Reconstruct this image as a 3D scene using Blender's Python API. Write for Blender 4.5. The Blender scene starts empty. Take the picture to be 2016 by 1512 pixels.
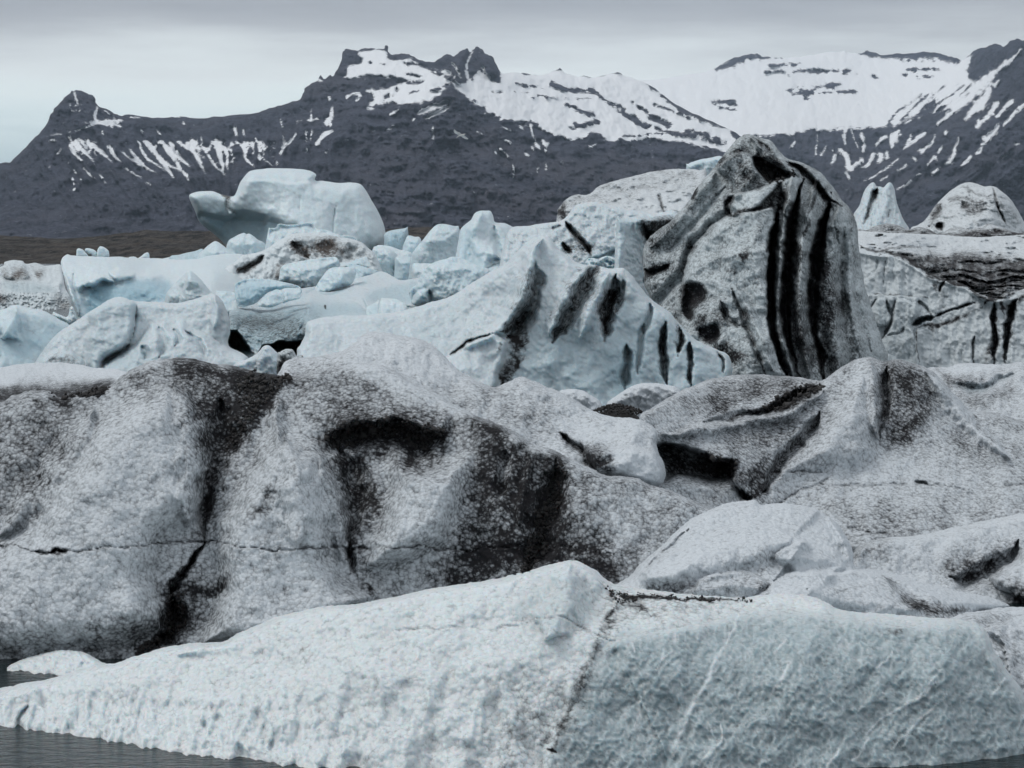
import bpy, math, random
import numpy as np
from mathutils import Vector

sc = bpy.context.scene
# ------------------------------------------------------------------ camera
CAM_H, F, HORIZON = 4.0, 4400.0, 490.0          # metres, focal length in photo pixels, horizon row
TH = math.atan((756 - HORIZON) / F)             # downward pitch
cam_d = bpy.data.cameras.new('camera'); cam = bpy.data.objects.new('camera', cam_d)
sc.collection.objects.link(cam); sc.camera = cam
cam.location = (0, 0, CAM_H); cam.rotation_euler = (math.pi / 2 - TH, 0, 0)
cam_d.sensor_width = 36; cam_d.lens = 36 * F / 2016; cam_d.clip_start = .1; cam_d.clip_end = 60000

# ------------------------------------------------------------------ world, sun, exposure
SUN_EL, SUN_AZ = math.radians(54), math.radians(-84)   # veiled by the overcast, high on the left
w = bpy.data.worlds.new('World'); sc.world = w; w.use_nodes = True
nt = w.node_tree; nt.nodes.clear()
def wn(t, **k):
    n = nt.nodes.new(t)
    for a, b in k.items(): setattr(n, a, b)
    return n
wout = wn('ShaderNodeOutputWorld'); wbg = wn('ShaderNodeBackground')
wsky = wn('ShaderNodeTexSky', sky_type='NISHITA', sun_disc=False, sun_elevation=SUN_EL, sun_rotation=SUN_AZ)
wsky.air_density = 1.0; wsky.dust_density = 3.0
wtc = wn('ShaderNodeTexCoord'); wsep = wn('ShaderNodeSeparateXYZ')
nt.links.new(wtc.outputs['Generated'], wsep.inputs[0])
# cloud cover: grey sheet with a paler gap low over the mountains, broken by stretched noise
wmap = wn('ShaderNodeMapping'); wmap.inputs['Scale'].default_value = (3.2, 3.2, 26)
nt.links.new(wtc.outputs['Generated'], wmap.inputs[0])
wno = wn('ShaderNodeTexNoise'); wno.inputs['Scale'].default_value = 1.6; wno.inputs['Detail'].default_value = 6; wno.inputs['Roughness'].default_value = .55
nt.links.new(wmap.outputs[0], wno.inputs['Vector'])
wadd = wn('ShaderNodeMath', operation='MULTIPLY_ADD'); wadd.inputs[1].default_value = .05; 
nt.links.new(wno.outputs['Fac'], wadd.inputs[0]); nt.links.new(wsep.outputs['Z'], wadd.inputs[2])
wr = wn('ShaderNodeValToRGB'); cr = wr.color_ramp
stops = [(0.0, (.54, .66, .72)), (.05, (.56, .69, .75)), (.068, (.66, .80, .85)), (.080, (.86, .99, 1.02)), (.091, (.96, 1.06, 1.08)), (.103, (.94, 1.01, 1.03)), (.114, (.80, .85, .88)), (.124, (.58, .61, .65)), (.14, (.44, .465, .51)), (.2, (.46, .49, .53)), (.45, (.58, .61, .65)), (1.0, (.84, .86, .89))]
cr.elements[0].position = stops[0][0]; cr.elements[0].color = (*stops[0][1], 1)
cr.elements[1].position = stops[-1][0]; cr.elements[1].color = (*stops[-1][1], 1)
for p, c in stops[1:-1]:
    e = cr.elements.new(p); e.color = (*c, 1)
nt.links.new(wadd.outputs[0], wr.inputs[0])
wsc = wn('ShaderNodeVectorMath', operation='SCALE'); wsc.inputs['Scale'].default_value = .1
nt.links.new(wsky.outputs[0], wsc.inputs[0])
wmix = wn('ShaderNodeMix', data_type='RGBA'); wmix.inputs[0].default_value = .93
nt.links.new(wsc.outputs[0], wmix.inputs[6]); nt.links.new(wr.outputs[0], wmix.inputs[7])
nt.links.new(wmix.outputs[2], wbg.inputs[0]); wbg.inputs[1].default_value = 1.0
nt.links.new(wbg.outputs[0], wout.inputs[0])
sun_d = bpy.data.lights.new('sun', 'SUN'); sun = bpy.data.objects.new('sun', sun_d); sc.collection.objects.link(sun)
sun_d.energy = 1.25; sun_d.angle = math.radians(22); sun_d.color = (1, .97, .93)
sdir = Vector((math.sin(SUN_AZ) * math.cos(SUN_EL), math.cos(SUN_AZ) * math.cos(SUN_EL), math.sin(SUN_EL)))
sun.rotation_euler = sdir.to_track_quat('Z', 'Y').to_euler(); sun.location = (0, 0, 300)
sc.view_settings.view_transform = 'Standard'; sc.view_settings.look = 'None'
sc.view_settings.exposure = -0.12; sc.view_settings.gamma = 1.0
sc.cycles.use_denoising = True; sc.cycles.use_adaptive_sampling = True; sc.cycles.adaptive_threshold = .025; sc.cycles.adaptive_min_samples = 16; sc.cycles.max_bounces = 4; sc.cycles.diffuse_bounces = 2; sc.cycles.glossy_bounces = 2
sc.cycles.volume_bounces = 1; sc.cycles.volume_step_rate = 4

# ------------------------------------------------------------------ numpy tools
rng = np.random.default_rng(7)
PERM = rng.permutation(4096)
def pn(x, y, seed=0):                                   # 2-D gradient noise, about -1..1
    xi = np.floor(x).astype(np.int64); yi = np.floor(y).astype(np.int64)
    xf = x - xi; yf = y - yi
    u = xf * xf * xf * (xf * (xf * 6 - 15) + 10); v = yf * yf * yf * (yf * (yf * 6 - 15) + 10)
    def g(ix, iy, dx, dy):
        h = PERM[(PERM[(PERM[ix & 4095] + iy) & 4095] + seed * 131) & 4095] * (2 * np.pi / 4096)
        return np.cos(h) * dx + np.sin(h) * dy
    a = g(xi, yi, xf, yf); b = g(xi + 1, yi, xf - 1, yf); c = g(xi, yi + 1, xf, yf - 1); d = g(xi + 1, yi + 1, xf - 1, yf - 1)
    return 1.5 * ((a * (1 - u) + b * u) * (1 - v) + (c * (1 - u) + d * u) * v)
def fbm(x, y, seed=0, o=4, gain=.5):
    s = 0; a = 1; t = 0
    for i in range(o):
        s = s + a * pn(x * 2 ** i + 17.3 * i, y * 2 ** i - 9.1 * i, seed + i); t += a; a *= gain
    return s / t * 1.4
def ridged(x, y, seed=0, o=4):
    s = 0; a = 1; t = 0
    for i in range(o):
        s = s + a * (1 - np.abs(pn(x * 2 ** i, y * 2 ** i, seed + i)) * 1.6); t += a; a *= .5
    return s / t
def ss(x, a=0., b=1.):
    t = np.clip((x - a) / (b - a + 1e-9), 0, 1); return t * t * (3 - 2 * t)
def zoom(ox, oy, s): return lambda pts: [(ox + p[0] / s, oy + p[1] / s) + tuple(p[2:]) for p in pts]
I_ = lambda pts: list(pts)
Z3 = zoom(0, 440, 2.88); Z4 = zoom(500, 380, 2.688); Z5 = zoom(1150, 250, 2.852); Z6 = zoom(1600, 350, 3.688)
ZA = zoom(0, 60, 2); ZB = zoom(1008, 60, 2); ZP = zoom(400, 430, 4.3826); ZL = zoom(0, 480, 5.8167)
ZM = zoom(0, 0, 2.88); ZN = zoom(640, 80, 3.36); ZO = zoom(1560, 60, 3.7807)
S1 = zoom(0, 660, 2.291); S2 = zoom(600, 640, 2.52); S3 = zoom(1100, 680, 2.2009); S4 = zoom(0, 1080, 1.8327); S5 = zoom(1000, 1080, 1.9843)
def ray(px, py):
    u = (px - 1008) / F; v = (756 - py) / F
    y = math.cos(TH) + v * math.sin(TH); z = -math.sin(TH) + v * math.cos(TH)
    return u / y, z / y                                  # per metre of distance
def at(px, py, Y):
    a, b = ray(px, py); return Vector((a * Y, Y, CAM_H + b * Y))
def water_row(Y): return HORIZON + CAM_H * F / Y
def catmull(pts, n=4, closed=True):
    P = np.array(pts, float)
    if closed: A, B, C, D = np.roll(P, 1, 0), P, np.roll(P, -1, 0), np.roll(P, -2, 0)
    else:
        E = np.vstack([P[:1], P, P[-1:]]); A, B, C, D = E[:-3], E[1:-2], E[2:-1], E[3:]
    out = []
    for k in range(n):
        t = k / n
        out.append(.5 * (2 * B + (C - A) * t + (2 * A - 5 * B + 4 * C - D) * t * t + (3 * B - A - 3 * C + D) * t ** 3))
    Q = np.stack(out, 1).reshape(-1, 2)
    if not closed: Q = np.vstack([Q, P[-1:]])
    return Q
def line_dist(X, Y, P, closed=False, near=False):
    """distance, parameter 0..1, signed side (+ right of the path, image axes) to a polyline"""
    P = np.asarray(P, float)
    if closed: P = np.vstack([P, P[:1]])
    best = np.full(X.shape, 1e18); T = np.zeros(X.shape); S = np.zeros(X.shape)
    NX = np.zeros(X.shape) if near else None; NY = np.zeros(X.shape) if near else None
    L = np.r_[0, np.cumsum(np.hypot(*np.diff(P, axis=0).T))]; tot = L[-1] + 1e-9
    for i in range(len(P) - 1):
        ax, ay = P[i]; dx, dy = P[i + 1] - P[i]; l2 = dx * dx + dy * dy
        if l2 < 1e-12: continue
        t = np.clip(((X - ax) * dx + (Y - ay) * dy) / l2, 0, 1)
        ex = X - ax - t * dx; ey = Y - ay - t * dy; d = ex * ex + ey * ey
        m = d < best
        best = np.where(m, d, best); T = np.where(m, (L[i] + t * math.sqrt(l2)) / tot, T)
        S = np.where(m, np.sign(dx * (Y - ay) - dy * (X - ax)), S)
        if near: NX = np.where(m, ax + t * dx, NX); NY = np.where(m, ay + t * dy, NY)
    return (np.sqrt(best), T, S, NX, NY) if near else (np.sqrt(best), T, S)
def inside(X, Y, P):
    P = np.asarray(P, float); Q = np.roll(P, -1, 0); c = np.zeros(X.shape, bool)
    for (ax, ay), (bx, by) in zip(P, Q):
        if ay == by: continue
        m = ((ay > Y) != (by > Y)) & (X < (bx - ax) * (Y - ay) / (by - ay) + ax)
        c ^= m
    return c
def tps(ctrl):
    C = np.array(ctrl, float); n = len(C)
    if n == 1: return lambda x, y: np.full(x.shape, C[0, 2])
    sc_ = 300.; px, py = C[:, 0] / sc_, C[:, 1] / sc_
    def K(r2): return np.where(r2 > 1e-12, .5 * r2 * np.log(r2 + 1e-12), 0)
    if n == 2:
        d = np.array([px[1] - px[0], py[1] - py[0]]); l2 = d @ d
        return lambda x, y: C[0, 2] + (C[1, 2] - C[0, 2]) * np.clip(((x / sc_ - px[0]) * d[0] + (y / sc_ - py[0]) * d[1]) / l2, -.3, 1.3)
    A = K((px[:, None] - px) ** 2 + (py[:, None] - py) ** 2) + np.eye(n) * .02
    Pm = np.c_[np.ones(n), px, py]
    M = np.block([[A, Pm], [Pm.T, np.zeros((3, 3))]]); M[n + 1, n + 1] -= 1e-3; M[n + 2, n + 2] -= 1e-3
    sol = np.linalg.solve(M, np.r_[C[:, 2], 0, 0, 0])
    def f(x, y):
        x = x / sc_; y = y / sc_; o = sol[n] + sol[n + 1] * x + sol[n + 2] * y
        for i in range(n): o = o + sol[i] * K((x - px[i]) ** 2 + (y - py[i]) ** 2)
        return o
    return f

def cz(ctrl, y0, k): return [(a, c, y0 + (d - y0) * k) for a, c, d in ctrl]       # pull a slope up steeper
def tag(o, label=None, cat=None, group=None, kind=None):
    if label: o['label'] = label
    if cat: o['category'] = cat
    if group: o['group'] = group
    if kind: o['kind'] = kind
    return o
def mesh_obj(name, V, Q, mat, attrs=None, origin=None, parent=None, smooth=True):
    V = np.asarray(V, np.float32); Q = np.asarray(Q, np.int32)
    o0 = np.zeros(3, np.float32) if origin is None else np.asarray(origin, np.float32)
    me = bpy.data.meshes.new(name); n = len(Q); k = Q.shape[1]
    me.vertices.add(len(V)); me.vertices.foreach_set('co', (V - o0).ravel())
    me.loops.add(n * k); me.loops.foreach_set('vertex_index', Q.ravel())
    me.polygons.add(n); me.polygons.foreach_set('loop_start', np.arange(0, n * k, k, dtype=np.int32))
    me.polygons.foreach_set('loop_total', np.full(n, k, np.int32))
    if smooth: me.polygons.foreach_set('use_smooth', np.ones(n, bool))
    for nm, a in (attrs or {}).items():
        at_ = me.attributes.new(nm, 'FLOAT', 'POINT'); at_.data.foreach_set('value', np.asarray(a, np.float32))
    me.update(); me.validate()
    me.materials.append(mat)
    o = bpy.data.objects.new(name, me); o.location = o0.tolist(); sc.collection.objects.link(o)
    if parent: o.parent = parent; o.location = (Vector(o0.tolist()) - parent.location)
    return o

# ------------------------------------------------------------------ materials
def new_mat(name):
    m = bpy.data.materials.new(name); m.use_nodes = True; t = m.node_tree
    b = t.nodes['Principled BSDF']; out = t.nodes['Material Output']
    def N(ty, ins=None, **k):
        n = t.nodes.new(ty)
        for a, v in k.items(): setattr(n, a, v)
        for a, v in (ins or {}).items():
            if isinstance(v, bpy.types.NodeSocket): t.links.new(v, n.inputs[a])
            else: n.inputs[a].default_value = v
        return n
    return m, t, b, out, N
def ramp01(N, x, lo, hi):
    return N('ShaderNodeMapRange', {0: x, 1: lo, 2: hi}, interpolation_type='SMOOTHSTEP').outputs[0]
def mixc(N, f, a, b):
    n = N('ShaderNodeMix', data_type='RGBA')
    for i, v in ((0, f), (6, a), (7, b)):
        if isinstance(v, bpy.types.NodeSocket): n.id_data.links.new(v, n.inputs[i])
        elif i: n.inputs[i].default_value = (*v, 1)
        else: n.inputs[i].default_value = v
    return n.outputs[2]
def m2(N, op, a, b=0.): return N('ShaderNodeMath', {0: a, 1: b}, operation=op).outputs[0]

def ice_material(name, grain, clean=(.60, .67, .70), blue=(.33, .44, .48), dirt=(.014, .014, .016), disp=.35, spread=.5, pore=.0, bumpfine=.5, sss=0., rough=.42):
    m, t, b, out, N = new_mat(name)
    co = N('ShaderNodeTexCoord').outputs['Object']
    dat = N('ShaderNodeAttribute', attribute_name='dirt').outputs['Fac']  # dirt mask, also carries shade painted in as dark patches
    bat = N('ShaderNodeAttribute', attribute_name='blue').outputs['Fac']
    wob = N('ShaderNodeTexNoise', {'Vector': co, 'Scale': 1.1 / grain, 'Detail': 2.0})
    wv = N('ShaderNodeVectorMath', {0: wob.outputs['Color'], 1: (.5, .5, .5)}, operation='SUBTRACT').outputs[0]
    wv = N('ShaderNodeVectorMath', {0: wv, 'Scale': grain * .9}, operation='SCALE').outputs[0]
    cw = N('ShaderNodeVectorMath', {0: co, 1: wv}, operation='ADD').outputs[0]
    vo = N('ShaderNodeTexVoronoi', {'Vector': cw, 'Scale': 1 / grain, 'Randomness': 1.0}, feature='F1')
    d = vo.outputs['Distance']
    vo2 = N('ShaderNodeTexVoronoi', {'Vector': cw, 'Scale': .43 / grain, 'Randomness': 1.0}, feature='F1')
    mid = N('ShaderNodeTexNoise', {'Vector': co, 'Scale': .28 / grain, 'Detail': 4.0, 'Roughness': .6}).outputs['Fac']
    fine = N('ShaderNodeTexNoise', {'Vector': co, 'Scale': 3.2 / grain, 'Detail': 2.0}).outputs['Fac']
    cell = N('ShaderNodeSeparateColor', {0: vo.outputs['Color']}).outputs[0]
    # crevice 0..1 : between the grains
    crev = m2(N, 'ADD', m2(N, 'MULTIPLY', d, .8), m2(N, 'MULTIPLY', vo2.outputs['Distance'], .3))
    g = m2(N, 'ADD', m2(N, 'MULTIPLY', m2(N, 'SUBTRACT', crev, .55), 1.0), m2(N, 'MULTIPLY', m2(N, 'SUBTRACT', cell, .5), .5))
    g = m2(N, 'ADD', g, m2(N, 'MULTIPLY', m2(N, 'SUBTRACT', mid, .5), .12))
    g = m2(N, 'ADD', g, m2(N, 'MULTIPLY', m2(N, 'SUBTRACT', fine, .5), .9))
    cov = ramp01(N, m2(N, 'ADD', m2(N, 'MULTIPLY', g, spread), dat), .05, .86)
    ice = mixc(N, bat, clean, blue)
    shade = m2(N, 'MULTIPLY', m2(N, 'SUBTRACT', cell, .5), .10)
    hsv = N('ShaderNodeHueSaturation', {'Color': ice, 'Value': m2(N, 'ADD', shade, 1.0)}).outputs[0]
    col = mixc(N, cov, hsv, dirt)
    t.links.new(col, b.inputs['Base Color'])
    rough = N('ShaderNodeMapRange', {0: cov, 3: rough, 4: .85}).outputs[0]
    t.links.new(rough, b.inputs['Roughness']); b.inputs['IOR'].default_value = 1.31
    b.inputs['Specular IOR Level'].default_value = .45
    if sss:
        t.links.new(m2(N, 'MULTIPLY', m2(N, 'SUBTRACT', 1.0, cov), sss), b.inputs['Subsurface Weight'])
        b.inputs['Subsurface Radius'].default_value = (.45, .8, 1.0); b.inputs['Subsurface Scale'].default_value = grain * 2.2
    h = m2(N, 'SUBTRACT', 1.0, m2(N, 'ADD', m2(N, 'MULTIPLY', d, .85), m2(N, 'MULTIPLY', vo2.outputs['Distance'], .12)))
    h = m2(N, 'ADD', m2(N, 'MULTIPLY', h, .9), m2(N, 'MULTIPLY', mid, .22))
    h = m2(N, 'ADD', h, m2(N, 'MULTIPLY', fine, .12 * bumpfine))
    if pore:
        vp = N('ShaderNodeTexVoronoi', {'Vector': co, 'Scale': .5 / grain}, feature='F1').outputs['Distance']
        h = m2(N, 'ADD', h, m2(N, 'MULTIPLY', vp, pore))
    flat = m2(N, 'SUBTRACT', 1.0, m2(N, 'MULTIPLY', bat, .55))
    h = m2(N, 'MULTIPLY', h, flat)
    dn = N('ShaderNodeDisplacement', {'Height': h, 'Midlevel': .6, 'Scale': grain * disp})
    t.links.new(dn.outputs[0], out.inputs['Displacement'])
    m.displacement_method = 'DISPLACEMENT'
    bp = N('ShaderNodeBump', {'Height': m2(N, 'MULTIPLY', m2(N, 'ADD', d, m2(N, 'MULTIPLY', fine, -.35)), flat), 'Strength': .55, 'Distance': -grain * disp * 1.1})
    t.links.new(bp.outputs[0], b.inputs['Normal'])
    return m
ICE_NEAR = ice_material('granular_ice_near', .038, clean=(.62, .67, .71), disp=.40)
ICE_FRONT = ice_material('wet_clear_ice', .045, clean=(.72, .78, .80), blue=(.31, .39, .42), disp=.28, sss=.7, rough=.3)
ICE_MID = ice_material('granular_ice', .062, disp=.36)
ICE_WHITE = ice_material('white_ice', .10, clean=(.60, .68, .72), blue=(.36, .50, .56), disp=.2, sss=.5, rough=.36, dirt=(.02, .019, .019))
ICE_BLUE = ice_material('pale_blue_ice', .16, clean=(.66, .76, .80), blue=(.31, .48, .565), disp=.09, sss=.45, rough=.34, dirt=(.05, .045, .042))
ICE_BROWN = ice_material('brown_stained_ice', .20, clean=(.64, .71, .74), dirt=(.085, .072, .065), disp=.15)
ICE_RIPPLE = ice_material('ash_streaked_ice', .12, clean=(.62, .67, .70), dirt=(.022, .021, .023), disp=.3)

def water_material():
    m, t, b, out, N = new_mat('lagoon_water')
    b.inputs['Base Color'].default_value = (.012, .020, .022, 1); b.inputs['Roughness'].default_value = .12; b.inputs['IOR'].default_value = 1.33; b.inputs['Specular IOR Level'].default_value = .28
    co = N('ShaderNodeTexCoord').outputs['Object']
    mp = N('ShaderNodeMapping', {0: co, 'Scale': (1, 2.2, 1)}).outputs[0]
    n1 = N('ShaderNodeTexNoise', {'Vector': mp, 'Scale': 5.0, 'Detail': 4.0, 'Roughness': .6}).outputs['Fac']
    bp = N('ShaderNodeBump', {'Height': n1, 'Strength': .35, 'Distance': .06})
    t.links.new(bp.outputs[0], b.inputs['Normal'])
    return m
def rock_material(name, rock, rock2, scale, snow=True, sy=.5):
    m, t, b, out, N = new_mat(name)
    co = N('ShaderNodeTexCoord').outputs['Object']
    mp = N('ShaderNodeMapping', {0: co, 'Scale': (1, sy, 2.2)}).outputs[0]
    n1 = N('ShaderNodeTexNoise', {'Vector': mp, 'Scale': scale, 'Detail': 9.0, 'Roughness': .68}).outputs['Fac']
    n2 = N('ShaderNodeTexNoise', {'Vector': co, 'Scale': scale * .22, 'Detail': 3.0}).outputs['Fac']
    nf = N('ShaderNodeTexNoise', {'Vector': mp, 'Scale': scale * 7, 'Detail': 5.0, 'Roughness': .7}).outputs['Fac']
    c = mixc(N, ramp01(N, m2(N, 'ADD', m2(N, 'MULTIPLY', n1, .6), m2(N, 'MULTIPLY', nf, .4)), .41, .59), rock, rock2)
    c = mixc(N, m2(N, 'MULTIPLY', ramp01(N, n2, .45, .7), .5), c, (rock2[0] * 1.2, rock2[1] * 1.05, rock2[2] * .9))
    if snow:
        s = N('ShaderNodeAttribute', attribute_name='snow').outputs['Fac']
        n3 = N('ShaderNodeTexNoise', {'Vector': co, 'Scale': .055, 'Detail': 6.0, 'Roughness': .72}).outputs['Fac']
        s = ramp01(N, m2(N, 'ADD', s, m2(N, 'MULTIPLY', m2(N, 'SUBTRACT', n3, .5), 2.6)),     .40, .56)
        c = mixc(N, s, c, (.80, .825, .85))
    t.links.new(c, b.inputs['Base Color']); b.inputs['Roughness'].default_value = .9; b.inputs['Specular IOR Level'].default_value = .2
    bp = N('ShaderNodeBump', {'Height': n1, 'Strength': .9, 'Distance': 1.2 / scale})
    if snow: t.links.new(m2(N, 'SUBTRACT', .95, m2(N, 'MULTIPLY', s, .85)), bp.inputs['Strength'])
    t.links.new(bp.outputs[0], b.inputs['Normal'])
    return m
WATER = water_material()
MOUNT = rock_material('mountain_rock_and_snow', (.036, .040, .064), (.094, .102, .145), .012)
MORAINE = rock_material('moraine_gravel', (.004, .0036, .0034), (.085, .077, .070), .22, snow=False, sy=.2)
def gravel_material():
    m, t, b, out, N = new_mat('black_gravel')
    co = N('ShaderNodeTexCoord').outputs['Object']
    n1 = N('ShaderNodeTexNoise', {'Vector': co, 'Scale': 9.0, 'Detail': 5.0}).outputs['Fac']
    t.links.new(mixc(N, n1, (.006, .006, .006), (.045, .043, .043)), b.inputs['Base Color']); b.inputs['Roughness'].default_value = .8
    bp = N('ShaderNodeBump', {'Height': n1, 'Strength': .6, 'Distance': .03}); t.links.new(bp.outputs[0], b.inputs['Normal'])
    return m
GRAVEL = gravel_material()

# ------------------------------------------------------------------ relief solids
ALL = []
class Solid:
    """a closed body: a sculpted near face and a rounded far face that meet along its outline"""
    def __init__(s, name, label, outline, ctrl, mat, step=3., r=22, R=.5, T=3., jit=2., warp=5., drop=False, dirt=0., blue=0., sm=3, jsc=26., seed=None, floor=-1.2):
        s.name, s.label, s.mat, s.T, s.R, s.r, s.floor = name, label, mat, T, R, r, floor
        s.seed = seed if seed is not None else len(ALL) * 7 + 3
        O = [tuple(p[:2]) for p in outline]
        if mat is not MOUNT:                             # ends beyond the frame taper off instead of stopping square
            my = np.mean([p[1] for p in O])
            def out_(x, y):
                q = x - 2040 if x > 2040 else (-24 - x if x < -24 else 0.)
                if q <= 0: return (x, y)
                y2 = y + (q / 180) ** 1.5 * 70 if y < my else y - (q / 180) * 20
                return ((2040 + q * 1.7) if x > 0 else (-24 - q * 1.5), y2)
            O = [out_(*p) for p in O]
        f0 = tps(ctrl); ymx = max(c[1] for c in ctrl) + 25 if len(ctrl) > 1 else 1e9
        f = lambda x, y: f0(x, np.minimum(y, ymx)); s.f = f
        if drop:                                         # carry the body down to below the waterline
            P = np.array(O); a = int(P[:, 0].argmin()); b = int(P[:, 0].argmax())
            i = a; up = [O[a]]
            fwd = [O[(a + k) % len(O)] for k in range((b - a) % len(O) + 1)]
            bwd = [O[(a - k) % len(O)] for k in range((a - b) % len(O) + 1)]
            up = fwd if np.mean([p[1] for p in fwd]) < np.mean([p[1] for p in bwd]) else bwd
            Yb = float(np.mean([c[2] for c in ctrl])); wr_ = water_row(Yb) + 10
            wd = (P[b, 0] - P[a, 0]) * .06
            lo = max(P[:, 1].max(), wr_)
            O = up + [(P[b, 0] + wd, (P[b, 1] + lo) / 2 + 2), (P[b, 0] + wd, lo + 4), ((P[a, 0] + P[b, 0]) / 2, lo + 8), (P[a, 0] - wd, lo + 4), (P[a, 0] - wd, (P[a, 1] + lo) / 2 + 2)]
        P = catmull(O, sm) if sm > 1 else np.array(O, float)
        if jit:                                          # finer, irregular outline
            Q = catmull(P, 2) if len(P) < 500 else P
            n = fbm(Q[:, 0] / jsc, Q[:, 1] / jsc, s.seed, 4) * jit
            d = np.roll(Q, -1, 0) - np.roll(Q, 1, 0); L = np.hypot(d[:, 0], d[:, 1]) + 1e-6
            Q = Q + np.c_[d[:, 1] / L * n, -d[:, 0] / L * n]; P = Q
        s.P = P
        x0, y0 = P.min(0) - step * 1.5; x1, y1 = P.max(0) + step * 1.5
        gx = np.arange(x0, x1 + step, step); gy = np.arange(y0, y1 + step, step)
        X, Y = np.meshgrid(gx, gy); nx = len(gx); ny = len(gy)
        ins = inside(X, Y, P)
        cells = ins[:-1, :-1] | ins[1:, :-1] | ins[:-1, 1:] | ins[1:, 1:]
        used = np.zeros(X.shape, bool)
        for a, b in ((0, 0), (1, 0), (0, 1), (1, 1)): used[a:ny - 1 + a, b:nx - 1 + b] |= cells
        idx = np.full(X.shape, -1); idx[used] = np.arange(used.sum())
        jj, ii = np.nonzero(cells)
        s.Q = np.stack([idx[jj, ii], idx[jj + 1, ii], idx[jj + 1, ii + 1], idx[jj, ii + 1]], 1)
        px, py, inn = X[used], Y[used], ins[used]
        d, t, sd, qx, qy = line_dist(px, py, P, True, True)
        s.edge = ~inn
        s.x = np.where(inn, px, qx); s.y = np.where(inn, py, qy); s.d = np.where(inn, d, 0.)
        s.wx = s.x + warp * fbm(s.x / 45, s.y / 45, s.seed + 11, 4); s.wy = s.y + warp * fbm(s.x / 45, s.y / 45, s.seed + 29, 4)
        s.Y = f(s.x, s.y); s.base = s.Y.copy()
        rw = warp * 1.3
        s.ex = s.wx + rw * fbm(s.x / 30, s.y / 30, s.seed + 111, 5, .6); s.ey = s.wy + rw * fbm(s.x / 30, s.y / 30, s.seed + 129, 5, .6)
        s.rag = fbm(s.x / 22, s.y / 40, s.seed + 141, 4)
        s.brk = fbm(s.x / 38, s.y / 38, s.seed + 91, 5, .65)
        s.a_dirt = np.full(s.x.shape, float(dirt)); s.a_blue = np.full(s.x.shape, float(blue)); s.a_snow = np.zeros(s.x.shape)
        ALL.append(s)
    def _sel(s, P, m):
        P = np.asarray([p[:2] for p in P], float)
        return (s.wx > P[:, 0].min() - m) & (s.wx < P[:, 0].max() + m) & (s.wy > P[:, 1].min() - m) & (s.wy < P[:, 1].max() + m)
    def _stroke(s, pts, w, smooth=True, taper=False, ragged=False):
        w = np.atleast_1d(np.asarray(w, float)); P = [p[:2] for p in pts]
        if smooth and len(P) > 2: P = catmull(P, 4, False)
        k = s._sel(P, w.max() * (1.7 if taper else 1) + 24 * ragged + 2)
        X, Y = (s.ex, s.ey) if ragged and w.max() > 6.5 else (s.wx, s.wy)
        d, t, sd = line_dist(X[k], Y[k], P); W = np.interp(t, np.linspace(0, 1, len(w)), w)
        if taper: W = W * np.clip(1 + .45 * s.rag[k], .45, 1.6) * (.12 + .88 * np.minimum(ss(t / .16), ss((1 - t) / .22)))
        return k, d, t, sd, W
    def ridge(s, pts, w, amp, power=1., dirt=None, blue=None, dw=None):
        k, d, t, sd, W = s._stroke(pts, w, taper=True); p = ss(1 - d / W) ** power
        A = np.interp(t, np.linspace(0, 1, len(np.atleast_1d(amp))), np.atleast_1d(amp))
        s.Y[k] -= A * p
        if dirt is not None: s.dirt(pts, np.atleast_1d(np.asarray(w, float)) * (dw or (1.9 if np.max(w) > 6.5 else 1.35)), dirt, 1. if dw else (1.6 if np.max(w) > 6.5 else 1.2))
        if blue is not None: s.a_blue[k] = np.maximum(s.a_blue[k], p * blue)
        return s
    def groove(s, pts, w, amp, power=1., dirt=None, blue=None, dw=None): return s.ridge(pts, w, -np.atleast_1d(amp), power, dirt, blue, dw)
    def step(s, pts, amp, w=6., reach=80.):
        k, d, t, sd, W = s._stroke(pts, [reach * 3]); q = sd * d
        fade = np.minimum(ss(t / .08), ss((1 - t) / .08))
        s.Y[k] -= amp * ss(q / w + .5) * np.exp(-np.maximum(q, 0) / reach) * fade * (q < reach * 3)
        return s
    def lobe(s, poly, amp, soft=20., prof='round', dirt=None, blue=None, dsoft=None):
        P = catmull([p[:2] for p in poly], 4); k = s._sel(P, 2)
        X, Y = s.wx[k], s.wy[k]; d = line_dist(X, Y, P, True)[0] * np.where(inside(X, Y, P), 1, -1)
        t = np.clip(d / soft, 0, 1)
        p = np.sqrt(1 - (1 - t) ** 2) if prof == 'round' else (ss(t) if prof == 'soft' else t)
        s.Y[k] -= amp * p
        if dirt is not None: s._add(k, ss(d / (dsoft or soft) + .0) * dirt)
        if blue is not None: s.a_blue[k] = np.clip(s.a_blue[k] + ss(d / (dsoft or soft)) * blue, 0, 1)
        return s
    def _add(s, k, v):
        a = s.a_dirt[k]; s.a_dirt[k] = np.where(v >= 0, 1 - (1 - a) * (1 - np.clip(v, 0, 1)), a * (1 + np.clip(v, -1, 0)))
    def dirt(s, pts, w, st, power=1.):
        k, d, t, sd, W = s._stroke(pts, w, taper=True, ragged=True); S_ = np.interp(t, np.linspace(0, 1, len(np.atleast_1d(st))), np.atleast_1d(st))
        s._add(k, ss(1 - d / W) ** power * S_ * np.clip(1 + .30 * s.brk[k], .5, 1.2)); return s
    def dpoly(s, poly, st, soft=20.):
        P = catmull([p[:2] for p in poly], 4); k = s._sel(P, soft * 1.5 + 24)
        X, Y = s.ex[k], s.ey[k]; d = line_dist(X, Y, P, True)[0] * np.where(inside(X, Y, P), 1, -1)
        s._add(k, ss(d / (soft * 1.5) * .5 + .5) * st * (np.clip(1 + .28 * s.brk[k], .5, 1.2) if st < .95 else 1)); return s
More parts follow.
